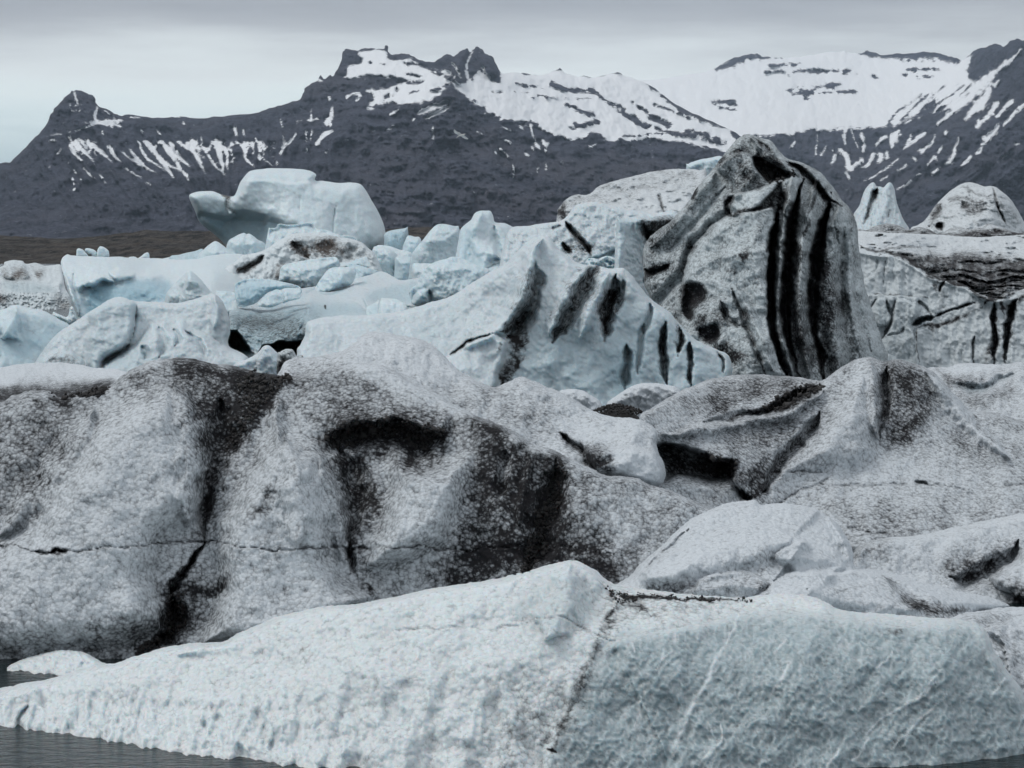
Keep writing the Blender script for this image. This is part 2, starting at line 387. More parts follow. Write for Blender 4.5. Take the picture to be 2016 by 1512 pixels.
    def bpoly(s, poly, st, soft=20.):
        P = catmull([p[:2] for p in poly], 4); k = s._sel(P, soft)
        X, Y = s.wx[k], s.wy[k]; d = line_dist(X, Y, P, True)[0] * np.where(inside(X, Y, P), 1, -1)
        s.a_blue[k] = np.clip(s.a_blue[k] + ss(d / soft * .5 + .5) * st, 0, 1); return s
    def snow(s, pts, w, st=1.):
        k, d, t, sd, W = s._stroke(pts, np.asarray(w) * 1.5); W = W / 1.5 * np.clip(1 + .9 * fbm(s.x[k] / 7, s.y[k] / 7, s.seed + 5, 3), .25, 1.9); v = np.clip(1.2 - d / (W + .3) * .7, 0, 1)
        s.a_snow[k] = np.maximum(s.a_snow[k], v * st) if st > 0 else np.minimum(s.a_snow[k], 1 - v); return s
    def spoly(s, poly, st=1., soft=5., nz=0.):
        P = catmull([p[:2] for p in poly], 3); k = s._sel(P, soft + nz)
        X, Y = s.wx[k], s.wy[k]; d = line_dist(X, Y, P, True)[0] * np.where(inside(X, Y, P), 1, -1)
        if nz: d = d + nz * fbm(X / 18, Y / 9, s.seed + 77, 4)
        v = ss(d / soft * .5 + .5)
        s.a_snow[k] = np.maximum(s.a_snow[k], v) if st > 0 else np.minimum(s.a_snow[k], 1 - v); return s
    def noise(s, scale, amp, sy=None, o=4, seed=0, dirt=0., fn=None):
        n = (fn or fbm)(s.wx / scale, s.wy / (sy or scale), s.seed + 41 + seed, o)
        s.Y -= amp * n
        if dirt: s.a_dirt = np.clip(s.a_dirt - .35 * dirt * n * (s.a_dirt * 2 + .15), 0, 1)
        return s
    def dnoise(s, scale, amp, sy=None, seed=0, bias=0.):
        n = fbm(s.wx / scale, s.wy / (sy or scale), s.seed + 61 + seed, 4)
        s.a_dirt = np.clip(s.a_dirt + amp * (n + bias), 0, 1); return s
    def facets(s, amp, n=5, seed=0, blue=0.):
        q = np.random.default_rng(s.seed * 13 + seed); P = s.P; cx, cy = (P.min(0) + P.max(0)) / 2; hw, hh = np.ptp(P, axis=0) / 2
        hh = min(hh, hw * .9); cy = P[:, 1].min() + hh
        u = (s.wx - cx) / hw; v = (s.wy - cy) / hh
        pl = [(q.uniform(-.35, .35), -q.uniform(.15, .5), 0.), (q.uniform(-.4, .4), -q.uniform(1.6, 2.6), -q.uniform(.5, .9)), (-q.uniform(1.2, 2.), q.uniform(-.5, .3), -q.uniform(.3, .7)), (q.uniform(1.2, 2.), q.uniform(-.5, .3), -q.uniform(.3, .7))]
        for _ in range(n - 4): a = q.uniform(0, 6.28); pl.append((1.3 * math.cos(a), 1.1 * math.sin(a), -q.uniform(.3, .7)))
        D = np.stack([a * u + b * v + c for a, b, c in pl]); m = D.max(0)
        s.Y += amp * np.clip(m, -.8, 2.2)
        if blue: s.a_blue = np.clip(s.a_blue + blue * np.where(D.argmax(0) == 0, 1., .25 * (D.argmax(0) > 1)), 0, 1)  # shading by tint: front facets bluest, sides less, tops left pale
        return s
    def grit(s, poly, n, size):                          # loose stones lying in a hollow: one gritty part of the berg
        s.grits = getattr(s, 'grits', []) + [(catmull(poly, 3), n, size)]; return s
    def _grit(s, Vf, o):
        q = np.random.default_rng(s.seed + 5); octa = np.array([(1, 0, 0), (0, 1, 0), (-1, 0, 0), (0, -1, 0), (0, 0, 1), (0, 0, -1)], float)
        tri = np.array([(0, 1, 4), (1, 2, 4), (2, 3, 4), (3, 0, 4), (1, 0, 5), (2, 1, 5), (3, 2, 5), (0, 3, 5)])
        for P, n, size in s.grits:
            k = np.nonzero(inside(s.ex, s.ey, P) & (s.d > 4))[0]
            if len(k) < 5: continue
            k = q.choice(k, n); c = Vf[k] + q.normal(0, size * 1.2, (n, 3)) * (1, .4, 1)
            sz = size * np.exp(q.normal(0, .45, n)); sh = octa[None] * q.uniform(.6, 1.2, (n, 6, 1)) * sz[:, None, None]
            a_ = q.uniform(0, 6.28, n); ca, sa = np.cos(a_)[:, None], np.sin(a_)[:, None]
            sh = np.stack([sh[..., 0] * ca - sh[..., 2] * sa, sh[..., 1], sh[..., 0] * sa + sh[..., 2] * ca], -1)
            V = (c[:, None] + sh).reshape(-1, 3); T_ = (tri[None] + 6 * np.arange(n)[:, None, None]).reshape(-1, 3)
            g_ = mesh_obj('grit_patch', V, T_, GRAVEL, origin=c.mean(0), parent=o, smooth=False); g_['kind'] = 'stuff'
    def blur_snow(s, it=2):
        n = len(s.x)
        for _ in range(it):
            acc = np.zeros(n); cnt = np.zeros(n); mq = s.a_snow[s.Q].mean(1)
            for c in range(4): np.add.at(acc, s.Q[:, c], mq); np.add.at(cnt, s.Q[:, c], 1)
            s.a_snow = acc / np.maximum(cnt, 1)
    def done(s, cat='iceberg', group=None, kind=None, extra=None):
        e = np.clip(s.d / s.r, 0, 1); rnd = s.R * (1 - np.sqrt(1 - (1 - e) ** 2))
        # near the rim sculpting fades so both faces meet in one clean edge
        fr = s.Y + rnd
        back0 = s.f(s.x, s.y) + s.R
        rim = ss(s.d / (s.r * .35 + 1))
        fr = fr * rim + (back0 + .5 * (fr - back0)) * (1 - rim)
        dm = max(s.d.max(), 1.); tb = np.clip(s.d / (dm * .8), 0, 1)
        bk = np.maximum(back0, fr) + .05 + s.T * np.sqrt(1 - (1 - tb) ** 2)
        a, b = ray(s.x, s.y)
        def W(Y): 
            z = CAM_H + b * Y
            if s.floor is not None: z = np.maximum(z, s.floor + .0 * z)
            return np.stack([a * Y, Y, z], 1)
        Vf = W(fr); inn = ~s.edge; nf = len(Vf)
        bi = np.arange(nf); bi[inn] = nf + np.arange(inn.sum())
        V = np.vstack([Vf, W(bk)[inn]])
        Qb = bi[s.Q][:, ::-1]
        at_ = {}
        if s.mat in (MOUNT,): at_['snow'] = np.r_[s.a_snow, s.a_snow[inn]]
        else:
            s.a_dirt = np.minimum(s.a_dirt, .9); at_['dirt'] = np.r_[s.a_dirt, s.a_dirt[inn] * .6]; at_['blue'] = np.r_[s.a_blue, s.a_blue[inn]]  # a_dirt holds dirt and some painted shade
        org = ((V[:, 0].min() + V[:, 0].max()) / 2, (Vf[:, 1].min() + V[:, 1].max()) / 2, max(V[:, 2].min(), 0))
        o = mesh_obj(s.name, V, np.vstack([s.Q, Qb]), s.mat, at_, org)
        if getattr(s, 'grits', None): s._grit(Vf, o)
        return tag(o, s.label, cat if kind is None else None, group, kind)

# ================================================================== SETTING
def sheet(name, x0, x1, y0, y1, z, mat):
    return tag(mesh_obj(name, [(x0, y0, z), (x1, y0, z), (x1, y1, z), (x0, y1, z)], [(0, 1, 2, 3)], mat, smooth=False), kind='structure')
sheet('lagoon_water', -3000, 3000, -60, 1500, 0, WATER)
sheet('ground', -9000, 9000, 1400, 16000, -.6, MORAINE)

def moraine():
    nx, ny = 620, 110
    px = np.linspace(-420, 2440, nx); t = np.linspace(0, 1, ny); ys = 575 + 900 * t ** 1.3
    PX, Y = np.meshgrid(px, ys); X = (PX - 1008) / F * Y
    row = np.interp(PX, [-420, 0, 60, 110, 190, 230, 262, 292, 320, 400, 560, 700, 780, 860, 1000, 2500], [466, 464, 468, 470, 465, 460, 458, 453, 456, 457, 458, 456, 449, 447, 452, 458])
    top = CAM_H + (HORIZON - row) * 1000 / F
    q = (Y - 575) / 425
    Z = ss(q, 0, 1.1) * top * .75 + ss(q, .75, 1) * top * .25 + ss(q, 0, .06) * .7 - .75
    Z += (fbm(X / 40, Y / 55, 5, 5) * 1.1 + (ridged(X / 16, Y / 30, 9, 4) - .6) * .9 + np.maximum(fbm(X / 5, Y / 9, 12, 3), 0) * .5) * ss(q, .04, .4) * ss(1.25 - q, 0, .3)
    Z -= ss(Y, 1050, 1475) * 14
    V = np.stack([X, Y, Z], -1).reshape(-1, 3); i = np.arange(nx * ny).reshape(ny, nx)
    Q = np.stack([i[:-1, :-1], i[:-1, 1:], i[1:, 1:], i[1:, :-1]], -1).reshape(-1, 4)
    tag(mesh_obj('moraine_hill', V, Q, MORAINE), kind='structure')
moraine()

def mountains():
    # --- far snowy cirque with the right-hand peak
    ridge_r = ZB([(-300, 260), (100, 230), (300, 210), (540, 195), (640, 180), (780, 155), (860, 112), (955, 92), (985, 100), (1060, 108), (1150, 100), (1270, 82), (1370, 90), (1400, 78), (1450, 95), (1500, 92), (1560, 90), (1650, 85), (1720, 100), (1775, 115), (1800, 95), (1830, 75), (1880, 60), (1910, 52), (1935, 65), (1960, 45), (1985, 32), (2016, 40), (2060, 20), (2150, 60), (2260, 40), (2450, 120)])
    out = ridge_r + [(2235, 500), (800, 500)]
    m = Solid('snowy_mountain', None, out, [(900, 190, 9500), (1400, 130, 9200), (1640, 105, 9400), (1890, 115, 8600), (2000, 80, 7200), (2200, 90, 6900), (1640, 200, 8300), (1500, 255, 7600), (1750, 250, 7600), (1600, 280, 7300), (1900, 250, 6500), (1600, 400, 6200), (2016, 300, 5900), (2016, 480, 5000), (1600, 490, 5200), (900, 490, 5600)], MOUNT, step=2.2, r=14, R=150, T=800, jit=3.2, jsc=8., warp=5, floor=-5, seed=501)
    m.noise(120, 150, seed=1).noise(40, 100, seed=2, o=5).noise(16, 50, seed=3).noise(6, 16, seed=4)
    # diagonal gullies on the right flank
    u = (m.x * .62 + m.y * .78) ; v = (m.x * .78 - m.y * .62)
    flank = ss(m.x, 1640, 1900) * ss(m.y, 160, 300)
    m.Y -= 120 * (ridged(u / 34, v / 160, 33, 4) - .6) * flank
    head = ss(m.y, 255, 275) * (1 - flank); m.Y -= 110 * (ridged(m.wx / 26, m.wy / 120, 36, 4) - .6) * head
    # snow: everything above the headwall line, then streaks below
    m.spoly(ZB([(-300, 150), (500, 180), (860, 90), (1270, 70), (1500, 80), (1775, 100), (1810, 110), (1790, 190), (1900, 190), (1760, 300), (1620, 330), (1540, 365), (1440, 385), (1350, 385), (1250, 392), (1150, 398), (1050, 405), (1000, 418), (880, 420), (700, 450), (-300, 450)]), 1, 6, 9)
    m.spoly(ZB([(1795, 190), (1830, 150), (1850, 118), (1800, 125), (1830, 90), (1920, 60), (2016, 35), (2400, 60), (2400, 300), (2016, 250), (1910, 330), (1895, 240), (1925, 170), (1880, 200)]), -1, 4, 5)
    # rock showing through the snow
    for pts, wd in ((ZB([(860, 112), (960, 92), (980, 108)]), [9, 6, 6]), (ZB([(810, 150), (900, 118)]), [5, 7]), (ZB([(1370, 92), (1410, 88), (1450, 96)]), [3, 7, 3]), (ZB([(1455, 105), (1560, 98), (1650, 92), (1755, 115)]), [4, 9, 10, 6])):
        m.snow(pts, wd, -1)
    n = fbm(m.wx / 22, m.wy / 7, 940, 4) + .4 * fbm(m.wx / 8, m.wy / 4, 944, 3)
    bandm = np.zeros_like(m.x)
    for yb, hw, xa, xb in ((141, 10, 1490, 1700), (128, 8, 1500, 1580), (180, 12, 1530, 1700), (200, 9, 1390, 1460), (214, 7, 1400, 1460), (137, 9, 1770, 1880), (150, 7, 1780, 1850), (112, 9, 1430, 1560), (160, 8, 1000, 1120)):
        bandm = np.maximum(bandm, ss(1 - np.abs(m.y - yb) / hw) * ss((m.x - xa) / 20) * ss((xb - m.x) / 20))
    for cx, cy, rx, ry in ((1570, 178, 24, 12), (1585, 190, 12, 14), (1625, 172, 22, 8), (1560, 140, 20, 7), (1600, 140, 18, 6), (1640, 166, 22, 6), (1720, 150, 18, 5), (1680, 142, 14, 5), (1440, 205, 16, 7), (1412, 205, 12, 5), (1785, 150, 16, 5)):
        bandm = np.maximum(bandm, .9 * ss(1.3 - np.hypot((m.wx - cx) / rx, (m.wy - cy) / ry)))
    m.a_snow = np.where(n * 1.1 + bandm * 1.25 > .9, np.minimum(m.a_snow, .1), m.a_snow)
    # fine rock streaks in the transition zone
    st = fbm(u / 6, v / 60, 951, 3); zone = ss(1 - np.abs((m.x - 1560) * .42 - (300 - m.y) * .62 - 60) / 40) * ss(m.x, 1700, 1800) * ss(m.y, 150, 190)
    m.a_snow = np.where((st > .08) & (zone > .25), np.minimum(m.a_snow, .12), m.a_snow)
    S = [([(1600, 230), (1450, 360), (1300, 520), (1080, 700)], [26, 40, 30, 16]), ([(1480, 420), (1400, 540), (1290, 660)], [22, 60, 18]), ([(1520, 540), (1430, 670)], [30, 20]), ([(1640, 540), (1510, 640)], [26, 12]), ([(1724, 560), (1570, 700)], [24, 10]), ([(980, 770), (820, 880)], [22, 6]), ([(880, 790), (830, 870)], [14, 6]), ([(1070, 760), (1030, 840), (960, 890)], [4, 12, 26]), ([(760, 790), (740, 870)], [48, 8]), ([(700, 790), (640, 830), (610, 870)], [22, 14, 5]), ([(350, 880), (400, 930), (430, 1030), (500, 980)], [18, 30, 26, 22]), ([(325, 915), (300, 970)], [20, 24]), ([(600, 930), (560, 1000), (500, 1030)], [26, 12, 5]), ([(650, 930), (640, 980)], [24, 22]), ([(700, 910), (700, 945)], [22, 22]), ([(800, 950), (640, 1070), (520, 1125)], [6, 11, 3]), ([(1060, 940), (1000, 1010)], [17, 8]), ([(1110, 875), (1080, 910)], [16, 8]), ([(1215, 880), (1190, 960), (1150, 990)], [10, 22, 22]), ([(1240, 790), (1215, 880)], [4, 6]), ([(180, 780), (175, 940)], [5, 9]), ([(880, 1110), (780, 1180)], [11, 6]), ([(960, 1060), (910, 1090)], [8, 7]), ([(1090, 1030), (1050, 1060)], [14, 14]), ([(1320, 950), (1260, 1010)], [18, 7]), ([(1600, 920), (1530, 960)], [11, 6]), ([(1400, 895), (1380, 920)], [26, 18]), ([(1490, 750), (1430, 810)], [26, 32]), ([(1530, 700), (1490, 750)], [18, 20]), ([(1400, 690), (1375, 725)], [34, 18]), ([(440, 750), (490, 870)], [7, 5]), ([(530, 860), (535, 900)], [20, 12]), ([(380, 780), (390, 830)], [20, 10]), ([(520, 770), (530, 830)], [20, 14]), ([(900, 945), (920, 955)], [16, 16]), ([(1150, 765), (1150, 780)], [20, 10]), ([(1650, 860), (1700, 850)], [12, 6]), ([(1420, 850), (1400, 860)], [14, 14]), ([(420, 700), (380, 780)], [20, 14]), ([(250, 860), (215, 930)], [8, 6]), ([(20, 820), (-20, 870)], [12, 8]), ([(850, 1000), (780, 1050)], [10, 6]), ([(700, 1095), (650, 1120)], [10, 5]), ([(60, 760), (120, 750)], [5, 4]), ([(410, 1060), (420, 1090)], [12, 12]), ([(520, 960), (470, 1010)], [20, 12]), ([(1540, 370), (1510, 400)], [16, 16]), ([(1700, 140), (1640, 200), (1600, 240)], [14, 10, 20])]
    for pts, wd in S: m.snow(ZO(pts), np.array(wd) / 3.78 * .62)
    sp = fbm(u / 9, v / 30, 960, 3) + .5 * fbm(m.x / 60, m.y / 60, 966, 2)
    m.a_snow = np.where((sp > .92) & (m.y > 250) & (m.y < 385) & (m.x > 1500), 1, m.a_snow)
    m.blur_snow(1); sf = ss(m.a_snow, .2, .9); m.Y = m.base + (m.Y - m.base) * (1 - .72 * sf)
    m.done(kind='structure')
    # --- nearer dark mountain on the left
    ridge = [(-260, 420), (-120, 350), (0, 322), (20, 318), (45, 295), (70, 270), (90, 248), (100, 225), (115, 205), (130, 190), (145, 178), (165, 181), (185, 190), (190, 205), (215, 218), (235, 227), (260, 226), (300, 232), (340, 232), (360, 229), (390, 233), (430, 229), (470, 226), (510, 220), (535, 212), (560, 205), (590, 195), (600, 175), (612, 166), (625, 158), (632, 147), (638, 156), (650, 148), (655, 152), (668, 130), (675, 105), (682, 97), (705, 100), (715, 96), (735, 96), (755, 97), (758, 90), (763, 91), (764, 103), (775, 108), (790, 106), (805, 107), (825, 118), (850, 123), (870, 112), (880, 108), (893, 110), (905, 103), (918, 95), (926, 104), (933, 96), (939, 91), (948, 97), (955, 106), (972, 114), (985, 142), (1008, 142), (1060, 147), (1085, 142), (1102, 135), (1116, 144), (1140, 150), (1180, 150), (1210, 143), (1232, 149), (1262, 160), (1290, 175), (1330, 205), (1375, 228), (1430, 252), (1470, 275), (1560, 330), (1660, 420), (1720, 490), (1500, 500), (-300, 500)]
    g = Solid('mountain', None, ridge, [(0, 322, 5200), (145, 180, 5600), (360, 230, 5900), (680, 97, 6300), (938, 92, 6300), (1102, 136, 6600), (1262, 160, 6700), (1430, 252, 6200), (-200, 420, 4600), (0, 470, 3500), (400, 470, 3600), (900, 470, 3700), (1400, 440, 4600), (400, 290, 5250), (700, 250, 5100), (1100, 250, 5500), (860, 190, 5400), (1600, 480, 4500)], MOUNT, step=2.2, r=12, R=120, T=1300, jit=3.0, jsc=7., warp=4, floor=-5, sm=2, seed=401)
    g.noise(110, 130, seed=1).noise(38, 80, seed=2, o=5).noise(15, 40, seed=3).noise(6, 14, seed=4)
    face = ss(g.y, 235, 290) * (1 - ss(g.x, 640, 760)); sh = g.x - (g.y - 290) * .75 * (1 - ss(g.x, 380, 470))
    g.Y -= 110 * (ridged(sh / 26, g.y / 400, 71, 2) - .6) * face * ss(480 - g.y, 0, 120)
    g.Y -= 42 * (ridged(g.wx / 90, g.wy / 16, 75, 4) - .6) * (1 - face * .6) * ss(g.x, 560, 700)      # lava-flow benches
    g.Y -= 16 * np.sin(g.wy / 4.2 + 1.5 * fbm(g.x / 90, g.y / 90, 77, 2)) * (1 - ss(g.y, 300, 420)) * .5
    g.Y -= 95 * (ridged(g.wx / 58 + g.wy / 170 * np.where(g.x > 860, -1, 1), g.wy / 260, 82, 4) - .6) * ss(g.y, 255, 330) * ss(g.x, 520, 640)
    g.ridge(ZN([(850, 300), (830, 400), (760, 560), (700, 700)]), [60, 90, 110], [170, 160, 80])
    g.ridge(ZN([(930, 50), (890, 160), (860, 300)]), [16, 20, 30], 110).ridge(ZN([(1010, 35), (1060, 120), (1130, 240)]), [18, 26, 22], 130)
    top = ZN([(140, 200), (160, 150), (250, 75), (400, 72), (430, 115), (540, 120), (610, 130), (650, 175), (720, 190), (830, 200), (880, 290), (940, 270), (1020, 180), (1090, 260), (1160, 275), (1165, 205), (1400, 225), (1500, 205), (1560, 190), (1700, 240), (1900, 215), (2016, 230)]) + ZB([(470, 172), (540, 215), (680, 330), (860, 400), (850, 480), (720, 445), (590, 432), (430, 432), (370, 428), (330, 400), (240, 430), (120, 392), (0, 362)]) + ZN([(1200, 540), (1050, 490), (1050, 440), (900, 350), (830, 300), (700, 380), (520, 420), (380, 410), (300, 460), (270, 440), (330, 360), (270, 330), (480, 310), (520, 270), (420, 240), (200, 235), (120, 250)])
    g.spoly(top, 1, 4, 7)
    n = fbm(g.wx / 20, g.wy / 6, 840, 4) + .45 * fbm(g.wx / 7, g.wy / 3.5, 844, 3)
    bm = np.zeros_like(g.x)
    R_ = [([(1100, 340), (1300, 345), (1500, 372), (1800, 385)], 14, .9), ([(1270, 290), (1450, 322)], 24, .9), ([(1510, 290), (1630, 345)], 34, 1.4), ([(1670, 320), (1800, 355)], 26, 1.3), ([(1590, 415), (1750, 495)], 28, 1.15), ([(1820, 370), (1950, 470), (2016, 500)], 30, 1.1), ([(1660, 560), (1800, 540)], 44, 1.1), ([(520, 150), (650, 158)], 30, 1.2), ([(240, 58), (400, 62)], 14, 1.2), ([(425, 105), (560, 95), (605, 112)], 18, 1.4), ([(540, 280), (640, 272)], 28, 1.4), ([(520, 225), (640, 235)], 24, 1.1), ([(700, 190), (830, 255)], 46, 1.2), ([(300, 150), (480, 155)], 22, .8), ([(700, 330), (840, 290)], 22, 1.2), ([(880, 420), (1040, 470), (1200, 530), (1400, 550)], 40, 1.15), ([(300, 440), (480, 330)], 40, .95), ([(640, 310), (560, 350)], 20, 1.1), ([(1430, 215), (1560, 185), (1590, 205)], 12, 1.3), ([(1880, 215), (1950, 215)], 12, 1.3), ([(850, 330), (1000, 400)], 30, 1.)]
    R2 = [([(440, 330), (530, 375)], 26, 1.5), ([(545, 340), (620, 375)], 26, 1.5), ([(560, 390), (720, 420)], 22, 1.1), ([(440, 415), (590, 410)], 14, .9), ([(210, 290), (320, 330)], 24, 1.2), ([(240, 380), (330, 355)], 26, 1.1), ([(20, 210), (60, 215)], 16, 1.3), ([(160, 215), (240, 235), (320, 240)], 22, 1.3), ([(340, 260), (440, 310)], 16, 1.2), ([(560, 290), (700, 345)], 14, 1.2), ([(470, 285), (540, 330)], 12, 1.3), ([(700, 395), (830, 440)], 40, 1.1), ([(60, 260), (200, 268)], 14, .8)]
    for (pl, wd, a), zz in [(q, ZN) for q in R_] + [(q, ZB) for q in R2]:
        k, d, t, sd, W = g._stroke(zz(pl), [wd / (3.36 if zz is ZN else 2) * .62]); bm[k] = np.maximum(bm[k], ss(1.25 - d / W) * a)
    g.a_snow = np.where(n + bm * 1.2 > 1.0, np.minimum(g.a_snow, .1), g.a_snow)
    for poly in ([(840, 125), (930, 45), (970, 75), (1010, 30), (1050, 90), (1110, 110), (1160, 220), (1150, 275), (1100, 245), (1070, 190), (1035, 230), (1020, 180), (970, 270), (945, 200), (900, 190), (890, 270), (850, 200)], [(95, 160), (130, 55), (180, 62), (240, 110), (245, 150), (150, 165), (140, 215), (90, 230)], [(640, 150), (700, 150), (720, 170), (690, 195), (650, 180)]):
        g.spoly(ZN(poly), -1, 3, 5)
    for pts, wd in (([(970, 70), (940, 180), (950, 250)], [5, 9, 12]), ([(1045, 170), (1050, 240)], [10, 8]), ([(840, 150), (880, 200), (900, 250)], [9, 10, 9])): g.snow(ZN(pts), np.array(wd) / 3.36 * .7)
    L = [([(400, 820), (430, 870), (470, 920)], [18, 20, 4]), ([(430, 800), (480, 860), (530, 915)], [18, 16, 4]), ([(500, 800), (560, 850), (640, 925)], [22, 16, 3]), ([(610, 830), (650, 880), (695, 925)], [14, 16, 5]), ([(690, 855), (790, 930), (890, 990)], [6, 12, 3]), ([(730, 840), (800, 920), (830, 960)], [8, 14, 4]), ([(780, 800), (830, 900), (960, 970)], [10, 12, 3]), ([(835, 815), (900, 890), (1070, 1000)], [20, 14, 3]), ([(885, 820), (875, 860)], [8, 8]), ([(910, 815), (980, 860), (1070, 945)], [18, 22, 7]), ([(965, 805), (985, 850)], [9, 10]), ([(1010, 810), (1100, 860), (1165, 975)], [14, 24, 5]), ([(1080, 800), (1100, 850)], [9, 14]), ([(1140, 825), (1190, 900), (1275, 1000)], [10, 10, 4]), ([(1140, 825), (1175, 850), (1210, 795)], [8, 18, 6]), ([(1225, 790), (1280, 840), (1290, 890), (1283, 960)], [7, 16, 11, 5]), ([(1318, 805), (1290, 850)], [6, 10]), ([(1340, 800), (1385, 850), (1390, 890), (1450, 960)], [7, 16, 9, 4]), ([(1412, 805), (1390, 850)], [6, 12]), ([(1450, 785), (1495, 835), (1493, 880)], [7, 16, 9]), ([(1515, 825), (1495, 860)], [6, 9]), ([(1475, 885), (1535, 930)], [4, 4]), ([(1580, 875), (1610, 830), (1660, 790), (1685, 755)], [12, 16, 9, 5]), ([(1600, 760), (1612, 820)], [6, 10]), ([(1790, 820), (1830, 770), (1880, 730)], [12, 18, 6]), ([(1740, 740), (1735, 790)], [9, 10]), ([(1775, 740), (1760, 790)], [5, 8]), ([(1870, 700), (1880, 650), (1892, 620)], [12, 12, 5]), ([(1760, 690), (1765, 625)], [10, 8]), ([(1745, 680), (1805, 675)], [7, 6]), ([(425, 515), (430, 560), (440, 590), (400, 620)], [8, 12, 8, 4]), ([(260, 775), (420, 745), (540, 700), (700, 685)], [3, 3, 9, 14]), ([(545, 610), (545, 680), (640, 715)], [9, 14, 12]), ([(590, 625), (650, 665)], [6, 8]), ([(600, 690), (690, 715)], [16, 9]), ([(470, 690), (600, 690)], [5, 12]), ([(390, 590), (395, 610)], [5, 5]), ([(400, 630), (500, 632)], [3, 3]), ([(470, 960), (540, 1015)], [7, 4]), ([(550, 985), (605, 1045)], [6, 4]), ([(700, 945), (800, 1005)], [5, 5]), ([(820, 1035), (850, 1052)], [4, 3]), ([(405, 1010), (415, 1050), (420, 1078)], [8, 4, 8]), ([(890, 735), (912, 760)], [6, 8]), ([(1330, 730), (1340, 765)], [14, 9]), ([(1380, 740), (1385, 770)], [12, 4]), ([(1040, 700), (1050, 710)], [10, 8]), ([(805, 730), (812, 765)], [4, 4]), ([(580, 740), (588, 775)], [4, 6]), ([(1595, 680), (1605, 720)], [7, 8]), ([(1690, 690), (1715, 680)], [7, 6]), ([(330, 870), (360, 840)], [7, 6]), ([(275, 800), (320, 795)], [6, 9]), ([(1735, 860), (1740, 850)], [12, 8]), ([(1850, 860), (1860, 850)], [12, 8]), ([(1140, 770), (1140, 810)], [7, 5]), ([(1570, 910), (1570, 940)], [5, 4]), ([(1000, 660), (1020, 670)], [8, 5]), ([(740, 660), (800, 665)], [5, 5]), ([(1800, 445), (1830, 455)], [10, 8]), ([(1870, 560), (1870, 575)], [14, 8]), ([(280, 940), (285, 950)], [6, 4]), ([(1340, 560), (1350, 560)], [4, 4])]
    for pts, wd in L: g.snow(ZM(pts), np.array(wd) / 2.88 * .50)
    gl = ridged(sh / 26, g.y / 400, 71, 2); y0 = 268 + 8 * fbm(g.x / 40, g.y * 0, 72, 3) + 10 * ss(g.x, 130, 180); ln = 52 + 40 * fbm(sh / 30, g.y / 300, 74, 2)
    val = (.56 - gl) * 3.0 - (g.y - y0) / ln + .8 * fbm(g.x / 6, g.y / 9, 76, 4) + .1
    mk = ss(g.y - y0, -3, 3) * ss(g.x, 120, 150) * ss(560 - g.x, 0, 60) * ss(y0 + ln * 1.3 - g.y, 0, 8)
    g.a_snow = np.maximum(g.a_snow, ss(val, .15, .6) * mk)
    sp = fbm(g.wx / 5, g.wy / 4, 78, 4) + .6 * fbm(g.x / 70, g.y / 30, 79, 3); g.a_snow = np.maximum(g.a_snow, ss(sp, .95, 1.25) * ss(330 - g.y, 0, 60) * ss(g.y, 215, 235))
    C = [([(620, 475), (740, 430), (820, 400)], [10, 30, 14]), ([(660, 510), (760, 470), (820, 430)], [8, 18, 10]), ([(430, 490), (490, 450)], [8, 5]), ([(410, 590), (440, 575)], [7, 4]), ([(450, 555), (465, 545)], [6, 4]), ([(10, 540), (40, 500), (55, 440)], [20, 18, 10]), ([(0, 610), (40, 585)], [14, 6]), ([(140, 660), (155, 655)], [7, 5]), ([(565, 525), (585, 512)], [5, 4]), ([(710, 565), (718, 620), (712, 690)], [3, 4, 3]), ([(1360, 560), (1375, 640)], [4, 6]), ([(1385, 690), (1410, 720)], [14, 10]), ([(1435, 670), (1455, 700), (1450, 745)], [14, 14, 5]), ([(1480, 675), (1460, 695)], [8, 8]), ([(1360, 710), (1375, 730)], [6, 6]), ([(1160, 705), (1220, 780)], [6, 4]), ([(1200, 660), (1230, 685)], [8, 6]), ([(1245, 810), (1250, 860), (1245, 910)], [4, 7, 5]), ([(1750, 695), (1800, 685)], [5, 7]), ([(1160, 565), (1230, 600)], [6, 4]), ([(1290, 565), (1310, 585)], [9, 5]), ([(150, 380), (160, 365), (230, 350)], [14, 9, 7]), ([(200, 400), (240, 360)], [6, 7]), ([(1000, 600), (1050, 620)], [5, 4]), ([(1410, 840), (1405, 870)], [5, 4]), ([(1465, 810), (1465, 850)], [4, 4]), ([(1130, 730), (1135, 760)], [5, 4]), ([(1560, 800), (1570, 820)], [4, 4]), ([(1320, 755), (1345, 765)], [6, 6])]
    for pts, wd in C: g.snow(ZN(pts), np.array(wd) / 3.36 * .75)
    g.blur_snow(1); sf = ss(g.a_snow, .2, .9); g.Y = g.base + (g.Y - g.base) * (1 - .65 * sf)
    g.done(kind='structure')
mountains()

